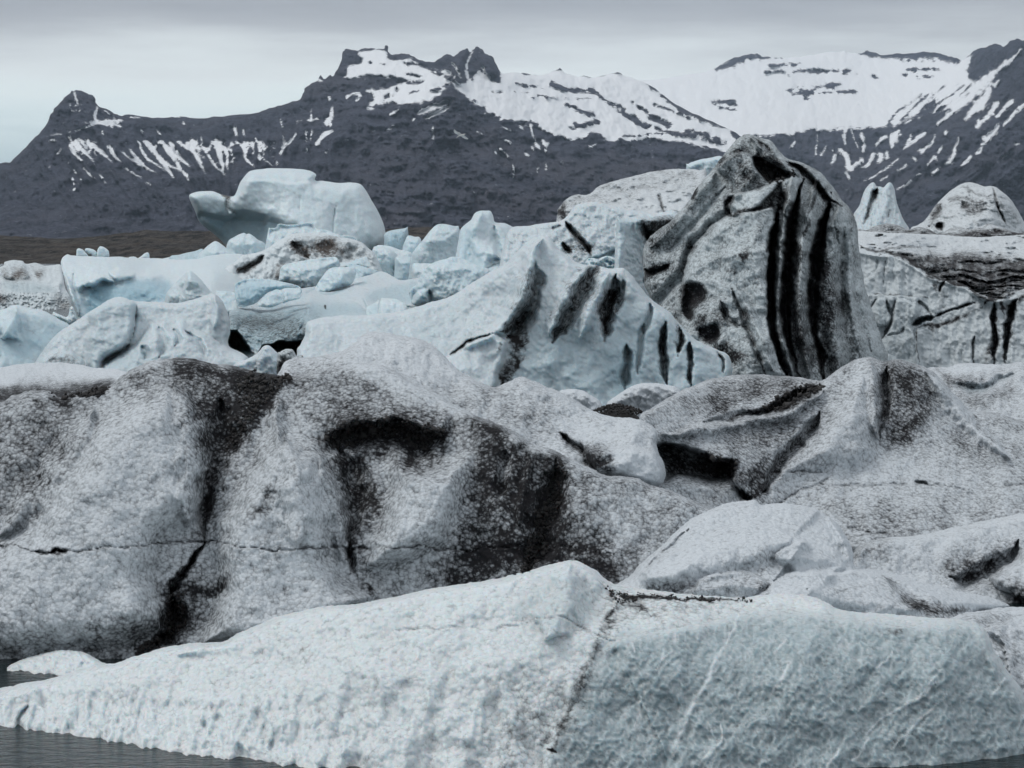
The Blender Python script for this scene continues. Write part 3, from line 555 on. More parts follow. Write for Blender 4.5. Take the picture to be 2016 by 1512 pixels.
# ================================================================== ICE
# ---- far background bergs
def far_bergs():
    g = 'ice blocks jammed in the pile by the blue berg'
    # giant pale blue block
    b = Solid('iceberg', 'largest smooth pale blue iceberg, standing against the dark mountain', ZA([(745, 660), (760, 640), (830, 632), (870, 645), (905, 652), (925, 648), (945, 600), (975, 560), (1010, 548), (1100, 542), (1200, 548), (1245, 566), (1240, 590), (1270, 592), (1330, 600), (1400, 600), (1430, 615), (1470, 680), (1510, 760), (1517, 820), (1500, 870), (1440, 930), (1400, 1030), (960, 1030), (930, 930), (890, 850), (840, 800), (790, 760), (770, 715)]),
              [(380, 390, 248), (560, 340, 252), (740, 420, 252), (560, 480, 244), (450, 480, 254), (420, 440, 250), (600, 570, 246)], ICE_BLUE, step=2.4, r=16, R=3, T=14, jit=1., warp=3)
    b.step(ZA([(770, 712), (860, 735), (900, 740), (960, 715), (1060, 735)]), -3.2, 12, 45).lobe(ZA([(925, 600), (1010, 548), (1240, 560), (1240, 592), (1330, 602), (1430, 620), (1510, 790), (1480, 860), (1300, 880), (1100, 760), (900, 730)]), 3.0, 30)
    b.step(ZA([(950, 590), (1080, 590), (1150, 600), (1240, 595)]), .9, 5, 25).groove(ZA([(1325, 690), (1310, 760), (1305, 830)]), [2, 4, 2], .5).groove(ZA([(1180, 640), (1178, 720)]), [2, 3], .3)
    b.groove(ZA([(905, 655), (900, 700), (935, 728)]), [9, 6, 4], 1.1, dirt=.45).dirt(ZA([(870, 650), (915, 655)]), 7, .7).bpoly(ZA([(770, 720), (950, 720), (1100, 750), (1060, 850), (860, 830)]), .55, 25).noise(60, .6).noise(14, .12).noise(6, .05).dnoise(30, .03)  # bpoly paints the shade under the prow as deeper blue
    b.done()
    # background blocks
    small = [
        ('grey angular ice block with dark side against the moraine, right of the large blue berg', Z4([(695, 210), (800, 185), (815, 190), (810, 230), (790, 290), (740, 300), (690, 275)]), 236, ICE_BLUE, .12, .5),
        ('small faceted white block in front of the grey angular block', Z4([(785, 295), (800, 250), (815, 225), (850, 232), (885, 250), (860, 300), (830, 320)]), 205, ICE_BLUE, .05, .2),
        ('upright rounded pale blue block left of the horned berg', Z4([(830, 350), (850, 300), (900, 240), (950, 180), (990, 163), (1060, 175), (1090, 200), (1090, 270), (1050, 335), (1000, 350), (900, 375)]), 140, ICE_BLUE, 0, .15),
        ('white rounded block left of the peaked block below the large blue berg', Z3([(1120, 195), (1150, 150), (1200, 110), (1225, 100), (1260, 120), (1300, 160), (1305, 205), (1200, 210)]), 195, ICE_BLUE, 0, .1),
        ('peaked pale block just under the left end of the large blue berg', Z3([(1290, 165), (1285, 120), (1330, 75), (1380, 52), (1400, 62), (1415, 58), (1460, 90), (1510, 130), (1450, 170), (1340, 185)]), 180, ICE_BLUE, 0, .15),
        ('low bluish scatter of ice at the moraine edge', Z3([(960, 195), (1010, 180), (1060, 165), (1110, 155), (1150, 145), (1170, 195), (1050, 205)]), 205, ICE_BLUE, .12, .45),
        ('layered pale slab lying over the brown stained block', ZP([(560, 100), (575, 82), (630, 78), (640, 55), (665, 45), (720, 55), (800, 50), (860, 40), (930, 38), (960, 60), (985, 90), (1060, 100), (1140, 130), (1200, 150), (1230, 145), (1330, 190), (1200, 200), (700, 260), (600, 220)]), 172, ICE_BLUE, 0, .1),
        ('white lump with folded side right of the brown stained block', ZP([(1460, 270), (1520, 245), (1590, 250), (1650, 290), (1680, 350), (1680, 430), (1660, 480), (1600, 490), (1540, 440), (1480, 360)]), 150, ICE_BLUE, .03, .12),
        ('squat bluish lump wedged beside the folded white lump', ZP([(1660, 340), (1700, 328), (1790, 330), (1810, 370), (1805, 470), (1780, 520), (1730, 535), (1680, 500), (1650, 430)]), 146, ICE_BLUE, 0, .3),
        ('low white slab behind the folded white lump', ZP([(1480, 260), (1560, 232), (1700, 270), (1800, 300), (1810, 400), (1500, 400)]), 185, ICE_BLUE, 0, .0),
        ('low white slab left of the rounded block with the nub', ZP([(1805, 400), (1880, 388), (1980, 388), (2016, 400), (1990, 470), (1880, 530), (1800, 530)]), 118, ICE_BLUE, 0, .1),
    ]
    for lab, ol, Y, mat, d, bl in small:
        q = Solid('ice_block', lab, ol, [(0, 0, Y)], mat, step=1.8, r=16, R=Y * .008, T=Y * .035, jit=.8, warp=2, drop=True, dirt=d, blue=bl)
        P = np.array(ol); cx, cy = P.mean(0); w_ = np.ptp(P[:, 0])
        q.facets(w_ * Y / F * .28, 6, blue=.12).noise(30, Y * .002).noise(9, Y * .0008).done('ice block', g)
    q = Solid('iceberg', 'smooth pale blue horn-shaped berg left of the sloping white berg crest', Z4([(1065, 350), (1075, 290), (1085, 230), (1095, 190), (1125, 160), (1150, 140), (1165, 110), (1190, 96), (1220, 93), (1250, 95), (1265, 120), (1278, 155), (1330, 160), (1385, 188), (1440, 220), (1500, 240), (1480, 420), (1300, 520), (1120, 520), (1075, 420)]), [(920, 430, 101), (960, 420, 103), (1040, 460, 104), (960, 520, 98), (1030, 520, 99), (915, 500, 100)], ICE_BLUE, step=2., r=18, R=1.2, T=5, jit=.8, drop=True, blue=.12)
    q.ridge(Z4([(1200, 100), (1180, 200), (1220, 300), (1300, 340)]), [16, 26, 30, 26], 1.0).groove(Z4([(1275, 170), (1270, 260), (1330, 330)]), [8, 14, 10], .6).bpoly(Z4([(1090, 230), (1150, 200), (1180, 330), (1220, 430), (1100, 400)]), .35, 16).groove(Z4([(1200, 410), (1290, 375), (1370, 350)]), 3, .3).noise(40, .4).noise(12, .08).done()
    # long low drift of brash behind the pile that closes the lagoon
    q = Solid('brash_ice_bank', 'low bank of broken white ice filling the lagoon behind the pile', [(300, 520), (380, 503), (420, 500), (470, 506), (560, 500), (700, 500), (780, 490), (850, 495), (930, 500), (1000, 505), (1050, 500), (1060, 600), (320, 610)], [(300, 520, 215), (1000, 505, 215), (600, 600, 150), (600, 505, 230)], ICE_BLUE, step=2.6, r=10, R=2, T=12, jit=3, dirt=.05)
    q.noise(22, 1.5).noise(9, .7).done('ice bank')
    # brown stained block
    b = Solid('iceberg', 'brown and black stained ice block in the middle of the pile, under a pale slab', ZP([(70, 500), (140, 460), (220, 410), (300, 350), (340, 320), (480, 290), (570, 250), (650, 190), (740, 145), (840, 125), (960, 128), (1080, 140), (1200, 165), (1330, 190), (1420, 250), (1500, 340), (1490, 420), (1470, 480), (1300, 560), (1000, 640), (300, 700), (100, 640)]),
              cz([(420, 560, 135), (560, 460, 150), (700, 470, 150), (600, 560, 138), (480, 510, 146), (740, 540, 140)], 136, .25), ICE_BROWN, step=2., r=14, R=1.2, T=8, jit=1, drop=True)
    b.step(ZP([(560, 260), (500, 370), (420, 440), (300, 500)]), -1.2, 10, 30).groove(ZP([(520, 320), (430, 400), (290, 480)]), [8, 10, 6], 1., dirt=.75).groove(ZP([(780, 190), (840, 280), (900, 340)]), [9, 12, 9], .8, dirt=.5)
    b.dpoly(ZP([(760, 210), (860, 190), (1000, 190), (1130, 190), (1180, 250), (1110, 310), (980, 300), (900, 330), (860, 340), (800, 270)]), .62, 14).dpoly(ZP([(1000, 190), (1120, 200), (1110, 260), (1010, 270)]), .5, 8).dpoly(ZP([(1100, 190), (1330, 200), (1420, 330), (1180, 400), (1000, 320)]), .33, 12)
    b.dpoly(ZP([(600, 500), (650, 420), (690, 400), (660, 520)]), .6, 10).dirt(ZP([(860, 330), (930, 310)]), 4, .9).step(ZP([(1180, 200), (1330, 200), (1450, 290), (1500, 350)]), .8, 6, 15).noise(25, .5).noise(9, .2).done()
    # slab platform with the cave, and the blocks lying on it
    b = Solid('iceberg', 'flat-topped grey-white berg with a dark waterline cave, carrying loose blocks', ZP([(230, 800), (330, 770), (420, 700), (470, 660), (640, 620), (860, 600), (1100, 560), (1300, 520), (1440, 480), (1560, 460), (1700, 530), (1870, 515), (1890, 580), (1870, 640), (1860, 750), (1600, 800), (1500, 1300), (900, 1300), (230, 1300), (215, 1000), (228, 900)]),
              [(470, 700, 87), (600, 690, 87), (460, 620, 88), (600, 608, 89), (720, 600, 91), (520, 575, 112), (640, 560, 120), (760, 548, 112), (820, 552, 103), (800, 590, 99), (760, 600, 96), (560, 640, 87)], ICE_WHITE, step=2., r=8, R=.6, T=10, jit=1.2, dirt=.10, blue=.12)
    b.step(ZP([(330, 775), (500, 790), (700, 765), (860, 760), (960, 715), (1200, 720), (1320, 750), (1420, 830)]), 1.2, 8, 60).step(ZP([(860, 660), (1100, 690), (1380, 680), (1480, 610), (1700, 560), (1860, 530)]), 2., 8, 30)
    b.lobe(ZP([(215, 1000), (300, 970), (370, 1060), (400, 1150), (420, 1180), (200, 1300)]), -7, 7, dirt=.62, blue=.6).lobe(ZP([(450, 1180), (520, 1090), (600, 1080), (640, 1062), (820, 1058), (900, 1080), (900, 1300), (400, 1300)]), -7, 7, dirt=.62, blue=.6)  # cave darkness painted into the dirt and blue masks
    b.dpoly(ZP([(260, 850), (500, 830), (700, 880), (850, 900), (880, 1050), (600, 1060), (300, 960)]), .42, 25).dpoly(ZP([(240, 820), (960, 760), (900, 1080), (240, 1080)]), .18, 12).bpoly(ZP([(240, 800), (500, 800), (960, 730), (1300, 760), (1400, 830), (900, 900), (880, 1100), (240, 1100)]), .7, 12).dirt(ZP([(1050, 740), (1058, 770)]), 4, .8).groove(ZP([(900, 770), (870, 900), (830, 970)]), [7, 6, 4], .5).groove(ZP([(500, 800), (380, 900), (300, 960)]), [8, 14, 8], .6).bpoly(ZP([(480, 700), (700, 680), (860, 660), (860, 690), (560, 760)]), .3, 8).bpoly(ZP([(1400, 700), (1480, 620), (1860, 560), (1860, 740), (1500, 720)]), .6, 8)  # wall shade painted with dirt and blue polygons
    for pl in ([(870, 640), (930, 625), (985, 600)], [(1000, 648), (1120, 635), (1260, 590)], [(1290, 560), (1350, 570), (1430, 545)], [(470, 745), (560, 770), (640, 765), (700, 735)], [(330, 770), (390, 745), (430, 715)], [(1380, 690), (1420, 780)], [(1790, 640), (1800, 740)]): b.groove(ZP(pl), 4, .5, blue=.95)  # contact shade in the gaps under the blocks, painted dark blue
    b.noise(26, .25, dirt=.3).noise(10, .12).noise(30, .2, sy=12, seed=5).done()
    on = [
        ('large smooth square block leaning on the brown stained berg', [(655, 520), (665, 440), (700, 400), (800, 375), (960, 350), (1120, 330), (1165, 350), (1180, 410), (1100, 450), (1050, 500), (970, 590), (890, 640), (850, 630), (780, 570), (660, 545)], 118, .12),
        ('smooth rounded pebble-shaped block right of the large square block', [(968, 600), (1000, 540), (1060, 460), (1110, 425), (1200, 420), (1290, 420), (1318, 450), (1310, 510), (1280, 565), (1200, 600), (1050, 640), (985, 640)], 110, .12),
        ('small bluish block tucked behind the pebble-shaped block', [(1235, 410), (1270, 388), (1330, 400), (1500, 450), (1520, 480), (1460, 510), (1430, 545), (1350, 570), (1290, 560), (1300, 460)], 116, .4),
        ('thin grey wedge between the square block and the stained berg', [(1175, 390), (1260, 375), (1400, 330), (1425, 370), (1445, 420), (1300, 420), (1180, 415)], 124, .2),
        ('long tilted slab with blue shaded underside at the left of the pile', [(270, 600), (280, 560), (340, 530), (420, 520), (560, 525), (700, 550), (830, 585), (850, 640), (780, 600), (640, 620), (560, 640), (470, 720), (420, 745), (330, 765), (290, 740)], 94, .35),
        ('oval ice boulder lying in front of the long tilted slab', [(470, 745), (520, 690), (590, 630), (640, 612), (690, 640), (705, 690), (690, 725), (600, 765), (520, 765)], 89, .15),
        ('smaller ice boulder tucked behind the oval boulder', [(680, 615), (760, 600), (830, 610), (848, 645), (830, 690), (740, 715), (690, 735), (680, 700)], 91, .2),
        ('small faceted block in the gap left of the tilted slab', [(105, 650), (140, 625), (270, 640), (285, 700), (250, 755), (200, 740), (150, 700)], 102, .2),
        ('tiny ice lump below the small faceted block', [(245, 760), (255, 720), (285, 705), (300, 730), (295, 775), (260, 775)], 96, .1),
        ('pale wedge-shaped block at the back edge of the sloping white berg', [(1505, 835), (1530, 700), (1570, 690), (1680, 700), (1750, 750), (1760, 790), (1640, 840)], 74, .05),
        ('rounded small block beside the pale wedge-shaped block', [(1405, 790), (1420, 760), (1480, 730), (1530, 722), (1520, 800), (1500, 840), (1420, 835)], 78, .15),
        ('large smooth rounded block with a nub at its lower left', [(1810, 745), (1785, 640), (1800, 600), (1840, 570), (1870, 500), (1930, 420), (2016, 370), (2090, 350), (2160, 330), (2250, 350), (2350, 400), (2500, 470), (2500, 700), (2000, 750)], 84, .18),
    ]
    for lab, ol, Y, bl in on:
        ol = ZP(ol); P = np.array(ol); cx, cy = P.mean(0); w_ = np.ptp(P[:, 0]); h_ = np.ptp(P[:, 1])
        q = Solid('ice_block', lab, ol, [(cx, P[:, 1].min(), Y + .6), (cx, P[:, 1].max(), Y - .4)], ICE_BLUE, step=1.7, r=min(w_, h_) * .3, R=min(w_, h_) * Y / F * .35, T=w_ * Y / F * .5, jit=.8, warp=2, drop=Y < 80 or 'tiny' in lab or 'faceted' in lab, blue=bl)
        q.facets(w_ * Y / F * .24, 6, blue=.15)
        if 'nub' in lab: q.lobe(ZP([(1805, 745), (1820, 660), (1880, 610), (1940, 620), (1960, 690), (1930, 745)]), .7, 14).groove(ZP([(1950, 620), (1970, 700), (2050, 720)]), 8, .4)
        if 'tilted' in lab: q.bpoly(ZP([(290, 620), (420, 560), (640, 600), (470, 700), (330, 760)]), .35, 12)  # shade of the underside painted in as bluer ice
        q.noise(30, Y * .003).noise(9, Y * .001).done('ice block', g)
    # grit-capped plate, blue-topped and crevassed white bergs right of centre
    b = Solid('iceberg', 'small smooth blue ice cap peeking out behind the dark pyramid berg', ZB([(685, 545), (690, 525), (740, 508), (790, 500), (830, 500), (860, 560), (860, 700), (700, 700)]), [(0, 0, 132)], ICE_BLUE, step=2., r=14, R=1, T=5, drop=True, blue=.2)
    b.noise(20, .4).done()
    b = Solid('iceberg', 'plate-shaped berg with wrinkled grey grit cover, left of the dark pyramid berg', ZB([(178, 735), (180, 705), (220, 660), (260, 645), (300, 645), (350, 610), (450, 580), (560, 555), (650, 545), (740, 550), (768, 575), (760, 640), (740, 760), (400, 780), (215, 740), (205, 722)]),
              [(1110, 420, 104), (1250, 415, 103), (1390, 340, 112), (1250, 350, 112), (1150, 380, 109), (1330, 410, 104)], ICE_RIPPLE, step=2., r=8, R=1, T=7, jit=1.5, drop=True, dirt=.26)
    b.step(ZB([(190, 700), (290, 665), (400, 690), (480, 650), (640, 625), (740, 640)]), 1.4, 6, 40).dpoly(ZB([(390, 700), (480, 655), (640, 630), (740, 640), (700, 720), (540, 735)]), -.75, 12).groove(ZB([(575, 640), (590, 700), (600, 725)]), 4, .4, dirt=.5).dpoly(ZB([(175, 735), (180, 700), (212, 690), (212, 735)]), .9, 6)
    b.noise(44, .9, sy=16).noise(22, .45, sy=11, seed=3, dirt=.9).noise(9, .12).done()
    b = Solid('iceberg', 'white berg cut by a dirty diagonal crack below the grit-covered plate', ZB([(-20, 800), (60, 770), (120, 760), (200, 745), (250, 690), (310, 675), (360, 680), (430, 700), (560, 720), (660, 730), (660, 1000), (-20, 1000)]),
              cz([(1010, 460, 92), (1160, 400, 95), (1320, 430, 92), (1150, 490, 86), (1250, 520, 86), (1050, 500, 86)], 87, .27), ICE_WHITE, step=2., r=10, R=1, T=7, jit=1.5, drop=True, dirt=.05)
    b.groove(ZB([(212, 745), (250, 810), (290, 840), (310, 890)]), [5, 8, 10, 8], .9, dirt=.75).groove(ZB([(195, 830), (230, 870)]), [7, 8], .8, dirt=.8).groove(ZB([(150, 780), (200, 760)]), 5, .4, dirt=.4).dpoly(ZB([(190, 820), (300, 830), (310, 900), (210, 890)]), .35, 14).bpoly(ZB([(300, 900), (430, 850), (430, 940), (300, 930)]), .6, 8).step(ZB([(300, 900), (350, 895), (430, 850)]), -.8, 5, 20)
    b.noise(20, .25, dirt=.5).noise(8, .10).done()
    b = Solid('ice_block', 'low ragged bluish ice rubble between the sloping berg and the pale column', ZB([(290, 915), (340, 900), (370, 888), (400, 892), (430, 905), (440, 960), (300, 960)]), [(0, 0, 82)], ICE_BLUE, step=1.8, r=8, R=.4, T=2, jit=2, drop=True, blue=.2)
    b.noise(10, .5).noise(5, .2).done('ice block')
    b = Solid('iceberg', 'pale smooth upright column with a flat dirty lip beside the dark pyramid berg', ZB([(412, 760), (430, 742), (480, 733), (560, 733), (640, 722), (680, 725), (670, 760), (620, 820), (600, 1050), (430, 1050), (425, 950), (415, 850)]),
              [(1220, 430, 69), (1290, 430, 70), (1340, 425, 73), (1240, 560, 68), (1320, 500, 73)], ICE_WHITE, step=2., r=16, R=.8, T=3, drop=True, blue=.25)
    b.dpoly(ZB([(505, 760), (560, 740), (640, 735), (600, 800), (530, 830)]), .85, 8).groove(ZB([(520, 760), (540, 850), (520, 1000)]), [10, 14, 8], .9, dirt=.35).step(ZB([(480, 740), (560, 745), (660, 735)]), .6, 6, 20).noise(20, .25, sy=60).noise(9, .1).done()
    # far right: twin horns, dome, ridge of dirty ripples
    b = Solid('iceberg', 'twin-horned white spire with a dark notch between its tips, at far right', Z6([(290, 300), (340, 200), (365, 120), (390, 70), (420, 40), (445, 35), (465, 62), (490, 64), (515, 70), (545, 38), (568, 36), (588, 70), (610, 170), (640, 260), (670, 320), (710, 400), (720, 620), (280, 620)]),
              [(1680, 430, 112), (1730, 380, 113), (1790, 450, 112), (1730, 450, 109)], ICE_WHITE, step=1.8, r=10, R=1, T=5, jit=.8, drop=True, dirt=.08, blue=.1)
    b.groove(Z6([(480, 80), (450, 140), (400, 240), (370, 330)]), [10, 9, 6, 5], [1.6, 1., .6, .4], dirt=.6).dirt(Z6([(490, 80), (475, 120)]), 8, .9).groove(Z6([(560, 230), (545, 290)]), 4, .3, dirt=.4).noise(14, .4, sy=40, dirt=.4).noise(8, .15).done()
    b = Solid('iceberg', 'broad rounded white dome with curved grey dirt bands, at far right', Z6([(700, 400), (760, 345), (810, 315), (850, 262), (900, 190), (960, 130), (1020, 80), (1080, 45), (1130, 32), (1180, 40), (1250, 62), (1285, 58), (1340, 75), (1420, 140), (1480, 220), (1530, 310), (1600, 420), (1640, 640), (700, 640)]),
              [(1800, 450, 124), (1910, 365, 127), (2010, 440, 125), (1900, 440, 119), (1960, 400, 121)], ICE_RIPPLE, step=1.8, r=18, R=2, T=9, jit=.8, drop=True, dirt=.16)
    b.groove(Z6([(1295, 70), (1330, 180), (1380, 270), (1410, 350)]), 4, .6, dirt=.65).groove(Z6([(1080, 170), (1130, 215), (1200, 235), (1280, 240)]), [8, 14, 14, 5], .5, dirt=.5).dirt(Z6([(960, 160), (1060, 150), (1160, 160), (1300, 230)]), 8, .35).dirt(Z6([(1060, 80), (1200, 110), (1400, 220), (1510, 330)]), 7, .3)
    b.groove(Z6([(940, 190), (870, 280), (850, 360)]), 9, .7, dirt=.55).groove(Z6([(900, 330), (940, 380)]), 10, .8, dirt=.7).lobe(Z6([(980, 330), (1250, 270), (1420, 330), (1500, 420), (960, 420)]), .8, 14, dirt=-.5).noise(26, .5, sy=10, dirt=.5).noise(9, .2).done()
    b = Solid('iceberg', 'dark dirty rippled ridge of ice in front of the twin horns and the dome', Z6([(300, 410), (395, 380), (450, 350), (540, 333), (620, 345), (690, 378), (740, 362), (785, 358), (850, 375), (900, 405), (940, 400), (1010, 365), (1080, 362), (1150, 375), (1240, 345), (1290, 335), (1380, 365), (1480, 400), (1540, 395), (1640, 380), (1640, 640), (300, 640)]),
              [(1680, 455, 97), (2020, 455, 97), (1850, 520, 92), (1850, 455, 97)], ICE_RIPPLE, step=2., r=7, R=.8, T=4, jit=1., drop=True, dirt=.5)
    b.step(Z6([(720, 420), (850, 415), (940, 430), (1100, 425), (1200, 400), (1300, 395)]), .9, 5, 15).dpoly(Z6([(700, 380), (900, 400), (1300, 380), (1540, 400), (1540, 440), (900, 440)]), .45, 8).dpoly(Z6([(940, 405), (1010, 368), (1150, 380), (1100, 400)]), -.6, 6).dpoly(Z6([(1180, 372), (1290, 340), (1400, 375), (1290, 365)]), -.7, 5).noise(30, .4, sy=8, dirt=.5).noise(10, .2).done()
far_bergs()

def left_bergs():
    b = Solid('iceberg', 'weathered lumpy ice with brown patches and honeycomb pits, at the far left shore', ZL([(-900, 420), (-400, 330), (0, 270), (50, 215), (110, 195), (180, 188), (260, 195), (285, 225), (330, 230), (410, 218), (460, 232), (520, 250), (600, 245), (690, 240), (720, 330), (740, 480), (800, 620), (830, 760), (860, 900), (-900, 900)]),
              [(-100, 560, 150), (0, 520, 165), (100, 525, 170), (0, 600, 150), (100, 610, 148), (60, 555, 160)], ICE_BROWN, step=1.7, r=8, R=1, T=9, jit=1.5, drop=True, dirt=.08)
    b.lobe(ZL([(20, 300), (60, 225), (180, 190), (270, 200), (300, 300), (330, 380), (100, 420)]), 1.6, 14).dpoly(ZL([(30, 330), (80, 290), (120, 340), (200, 280), (320, 310), (330, 390), (230, 410), (60, 400)]), .62, 9).dpoly(ZL([(415, 340), (450, 310), (495, 335), (470, 390), (425, 390)]), .65, 6).dpoly(ZL([(380, 260), (470, 250), (540, 300), (450, 310)]), .3, 8)
    b.step(ZL([(-300, 430), (0, 430), (120, 445), (240, 415), (360, 440), (560, 480), (680, 445), (740, 470)]), 2.5, 7, 40).bpoly(ZL([(60, 450), (250, 430), (600, 490), (560, 580), (100, 560)]), .5, 10).step(ZL([(-300, 560), (0, 565), (200, 575), (520, 590), (640, 600)]), 1.4, 4, 30)
    k = (b.y > 577); cells = ridged(b.wx / 6, b.wy / 5, 99, 2); b.Y += np.where(k, (cells - .55) * 1.2, 0); b.a_blue[k] = np.clip(.15 + (cells[k] - .6) * 1.0, 0, .8)
    b.dpoly(ZL([(620, 620), (700, 600), (810, 690), (820, 800), (720, 760)]), .5, 12).dpoly(ZL([(-50, 570), (60, 580), (50, 660), (-50, 660)]), .7, 8).noise(20, .6, dirt=.3).noise(8, .25).done()
    b = Solid('ice_block', 'small white ice rubble between the lumpy shore ice and the flat-topped berg', ZL([(600, 800), (640, 790), (700, 810), (760, 840), (790, 800), (800, 740), (825, 715), (850, 760), (880, 850), (870, 960), (620, 960)]), [(0, 0, 104)], ICE_BLUE, step=1.7, r=8, R=.5, T=2.5, drop=True)
    b.noise(14, .5).noise(6, .2).done('ice block')
    # flat-topped overhanging berg with nubs on its deck
    b = Solid('iceberg', 'flat-topped pale berg with a prow-like overhanging left corner and blue shaded wall', ZL([(695, 240), (700, 190), (720, 150), (770, 118), (830, 135), (1000, 142), (1250, 148), (1396, 150)]) + Z3([(740, 195), (900, 198), (1000, 205), (1130, 198), (1180, 183), (1300, 172), (1420, 190), (1500, 300), (1400, 480), (1000, 620), (560, 660), (450, 640), (440, 545), (405, 450), (370, 330)]),
              [(122, 520, 126), (150, 635, 120), (132, 505, 130), (300, 508, 150), (440, 505, 150), (200, 548, 121.8), (300, 545, 122), (200, 575, 122), (330, 570, 122.6), (420, 545, 126), (170, 570, 121.2), (300, 605, 122.6), (450, 600, 122.6), (250, 525, 128)], ICE_BLUE, step=1.8, r=8, R=1., T=14, jit=1.)
    b.step(ZL([(830, 560), (920, 510), (1000, 470), (1080, 490), (1180, 430), (1290, 420)]) + Z3([(700, 310), (800, 320), (900, 310), (990, 320)]), -1.1, 14, 90).lobe(ZL([(960, 480), (1000, 390), (1100, 355), (1230, 380), (1300, 430), (1180, 440), (1060, 500)]), 1.3, 10).lobe(Z3([(620, 280), (680, 258), (760, 275), (750, 310), (660, 320)]), 1.2, 10)
    b.groove(ZL([(700, 240), (760, 420), (850, 650), (910, 860)]), [6, 8, 8, 5], -.9).groove(ZL([(820, 330), (850, 560), (920, 850)]), [5, 5, 4], .5).bpoly(ZL([(1040, 520), (1200, 440), (1396, 480)]) + Z3([(700, 330), (960, 320), (950, 440), (700, 470), (520, 520), (500, 420)]), .9, 10).bpoly(ZL([(860, 560), (1040, 520), (1150, 760), (930, 870)]), .35, 16).noise(28, .3, sy=16).noise(9, .08).done()  # wall below the overhang painted deeper blue for its shade
    for lab, ol, Y in (('leftmost of three white ice nubs standing on the flat-topped berg', ZL([(876, 90), (880, 65), (905, 52), (950, 68), (975, 95), (1000, 120), (1005, 146), (885, 146)]), 134), ('arched middle nub of the three on the flat-topped berg', ZL([(972, 80), (978, 55), (1010, 50), (1070, 65), (1110, 100), (1125, 150), (1060, 150), (1045, 122), (1010, 120), (995, 105)]), 134.4), ('largest, rightmost of three white nubs on the flat-topped berg', ZL([(1110, 105), (1120, 60), (1148, 28), (1190, 38), (1235, 70), (1250, 110), (1240, 152), (1120, 152)]), 134), ('small lone white nub on the flat-topped berg behind the triangular block', Z3([(782, 200), (800, 185), (822, 168), (843, 166), (846, 203), (800, 206)]), 146), ('low white sliver on the flat-topped berg next to the lone nub', Z3([(728, 198), (735, 189), (765, 188), (780, 200), (770, 206), (735, 206)]), 146)):
        q = Solid('ice_nub', lab, ol, [(0, 0, Y)], ICE_BLUE, step=1.5, r=5, R=.25, T=.8, jit=.3, warp=1, sm=3); q.noise(8, .1).done('ice block', 'small ice nubs on the flat-topped berg')
    b = Solid('ice_block', 'smooth triangular ice block against the right end of the flat-topped berg', Z3([(930, 450), (950, 390), (1000, 330), (1050, 280), (1080, 267), (1105, 285), (1150, 330), (1190, 380), (1225, 410), (1230, 470), (930, 480)]), [(0, 0, 106)], ICE_BLUE, step=1.8, r=26, R=1.2, T=3, jit=.8, drop=True, blue=.12)
    b.lobe(Z3([(1080, 270), (1215, 410), (1230, 500), (1010, 500), (1040, 380)]), .8, 20).noise(20, .25).done('ice block')
    # blue one at the left edge
    b = Solid('iceberg', 'smooth clear blue iceberg cut off by the left edge of the picture', Z3([(-420, 560), (-200, 520), (0, 490), (50, 470), (95, 460), (150, 475), (250, 495), (330, 540), (395, 575), (420, 640), (380, 760), (200, 900), (-400, 900)]),
              cz([(0, 610, 72), (100, 620, 72), (130, 650, 73), (0, 720, 66), (100, 720, 67), (-130, 700, 68)], 66.5, .27), ICE_BLUE, step=2.2, r=16, R=.9, T=5, jit=.8, drop=True, blue=.12)
    b.ridge(Z3([(95, 465), (80, 540), (20, 640)]), [14, 30, 40], .7).bpoly(Z3([(120, 580), (220, 600), (380, 590), (250, 760), (0, 820), (-100, 700)]), .45, 40).bpoly(Z3([(220, 590), (340, 580), (280, 700), (180, 740)]), .1, 20).noise(60, .16).noise(12, .02).done()
    # lobed white one
    b = Solid('iceberg', 'broad white berg with a tall pale facet and a jagged front peak, left middle', Z3([(190, 800), (230, 740), (300, 650), (350, 605), (420, 560), (520, 490), (580, 455), (640, 422), (690, 418), (760, 438), (900, 445), (1000, 450), (1100, 430), (1170, 405), (1212, 395), (1260, 440), (1295, 520), (1308, 600), (1298, 690), (1400, 750), (1420, 800), (1400, 900), (1300, 990), (200, 990)]),
              cz([(70, 715, 69), (230, 590, 73), (420, 580, 73), (330, 597, 75), (450, 680, 70), (250, 720, 65), (400, 730, 64), (330, 640, 70), (150, 680, 69)], 65, .22), ICE_WHITE, step=2.2, r=12, R=.7, T=5, jit=1.2, drop=True)
    b.lobe(Z3([(510, 500), (640, 425), (760, 440), (765, 560), (730, 690), (600, 770), (560, 850), (500, 830), (490, 720), (475, 650), (515, 580)]), 1.3, 16, blue=.22).groove(Z3([(765, 450), (755, 560), (735, 680)]), [8, 10, 6], .5, blue=.4).groove(Z3([(735, 690), (640, 755), (570, 800)]), [4, 5, 3], .3)  # facet and crease tinted bluer to carry their shade
    b.lobe(Z3([(720, 720), (800, 650), (840, 585), (865, 560), (895, 578), (930, 560), (970, 585), (1010, 550), (1060, 560), (1120, 600), (1200, 640), (1290, 700), (1410, 765), (1400, 900), (700, 900), (560, 830)]), 1.5, 26)
    for pl in ([(900, 580), (930, 680), (900, 760)], [(975, 590), (1010, 640), (980, 700)], [(1060, 600), (1130, 680), (1160, 760)], [(800, 690), (830, 730), (820, 770)]): b.groove(Z3(pl), [6, 14, 8], .4, blue=.2)
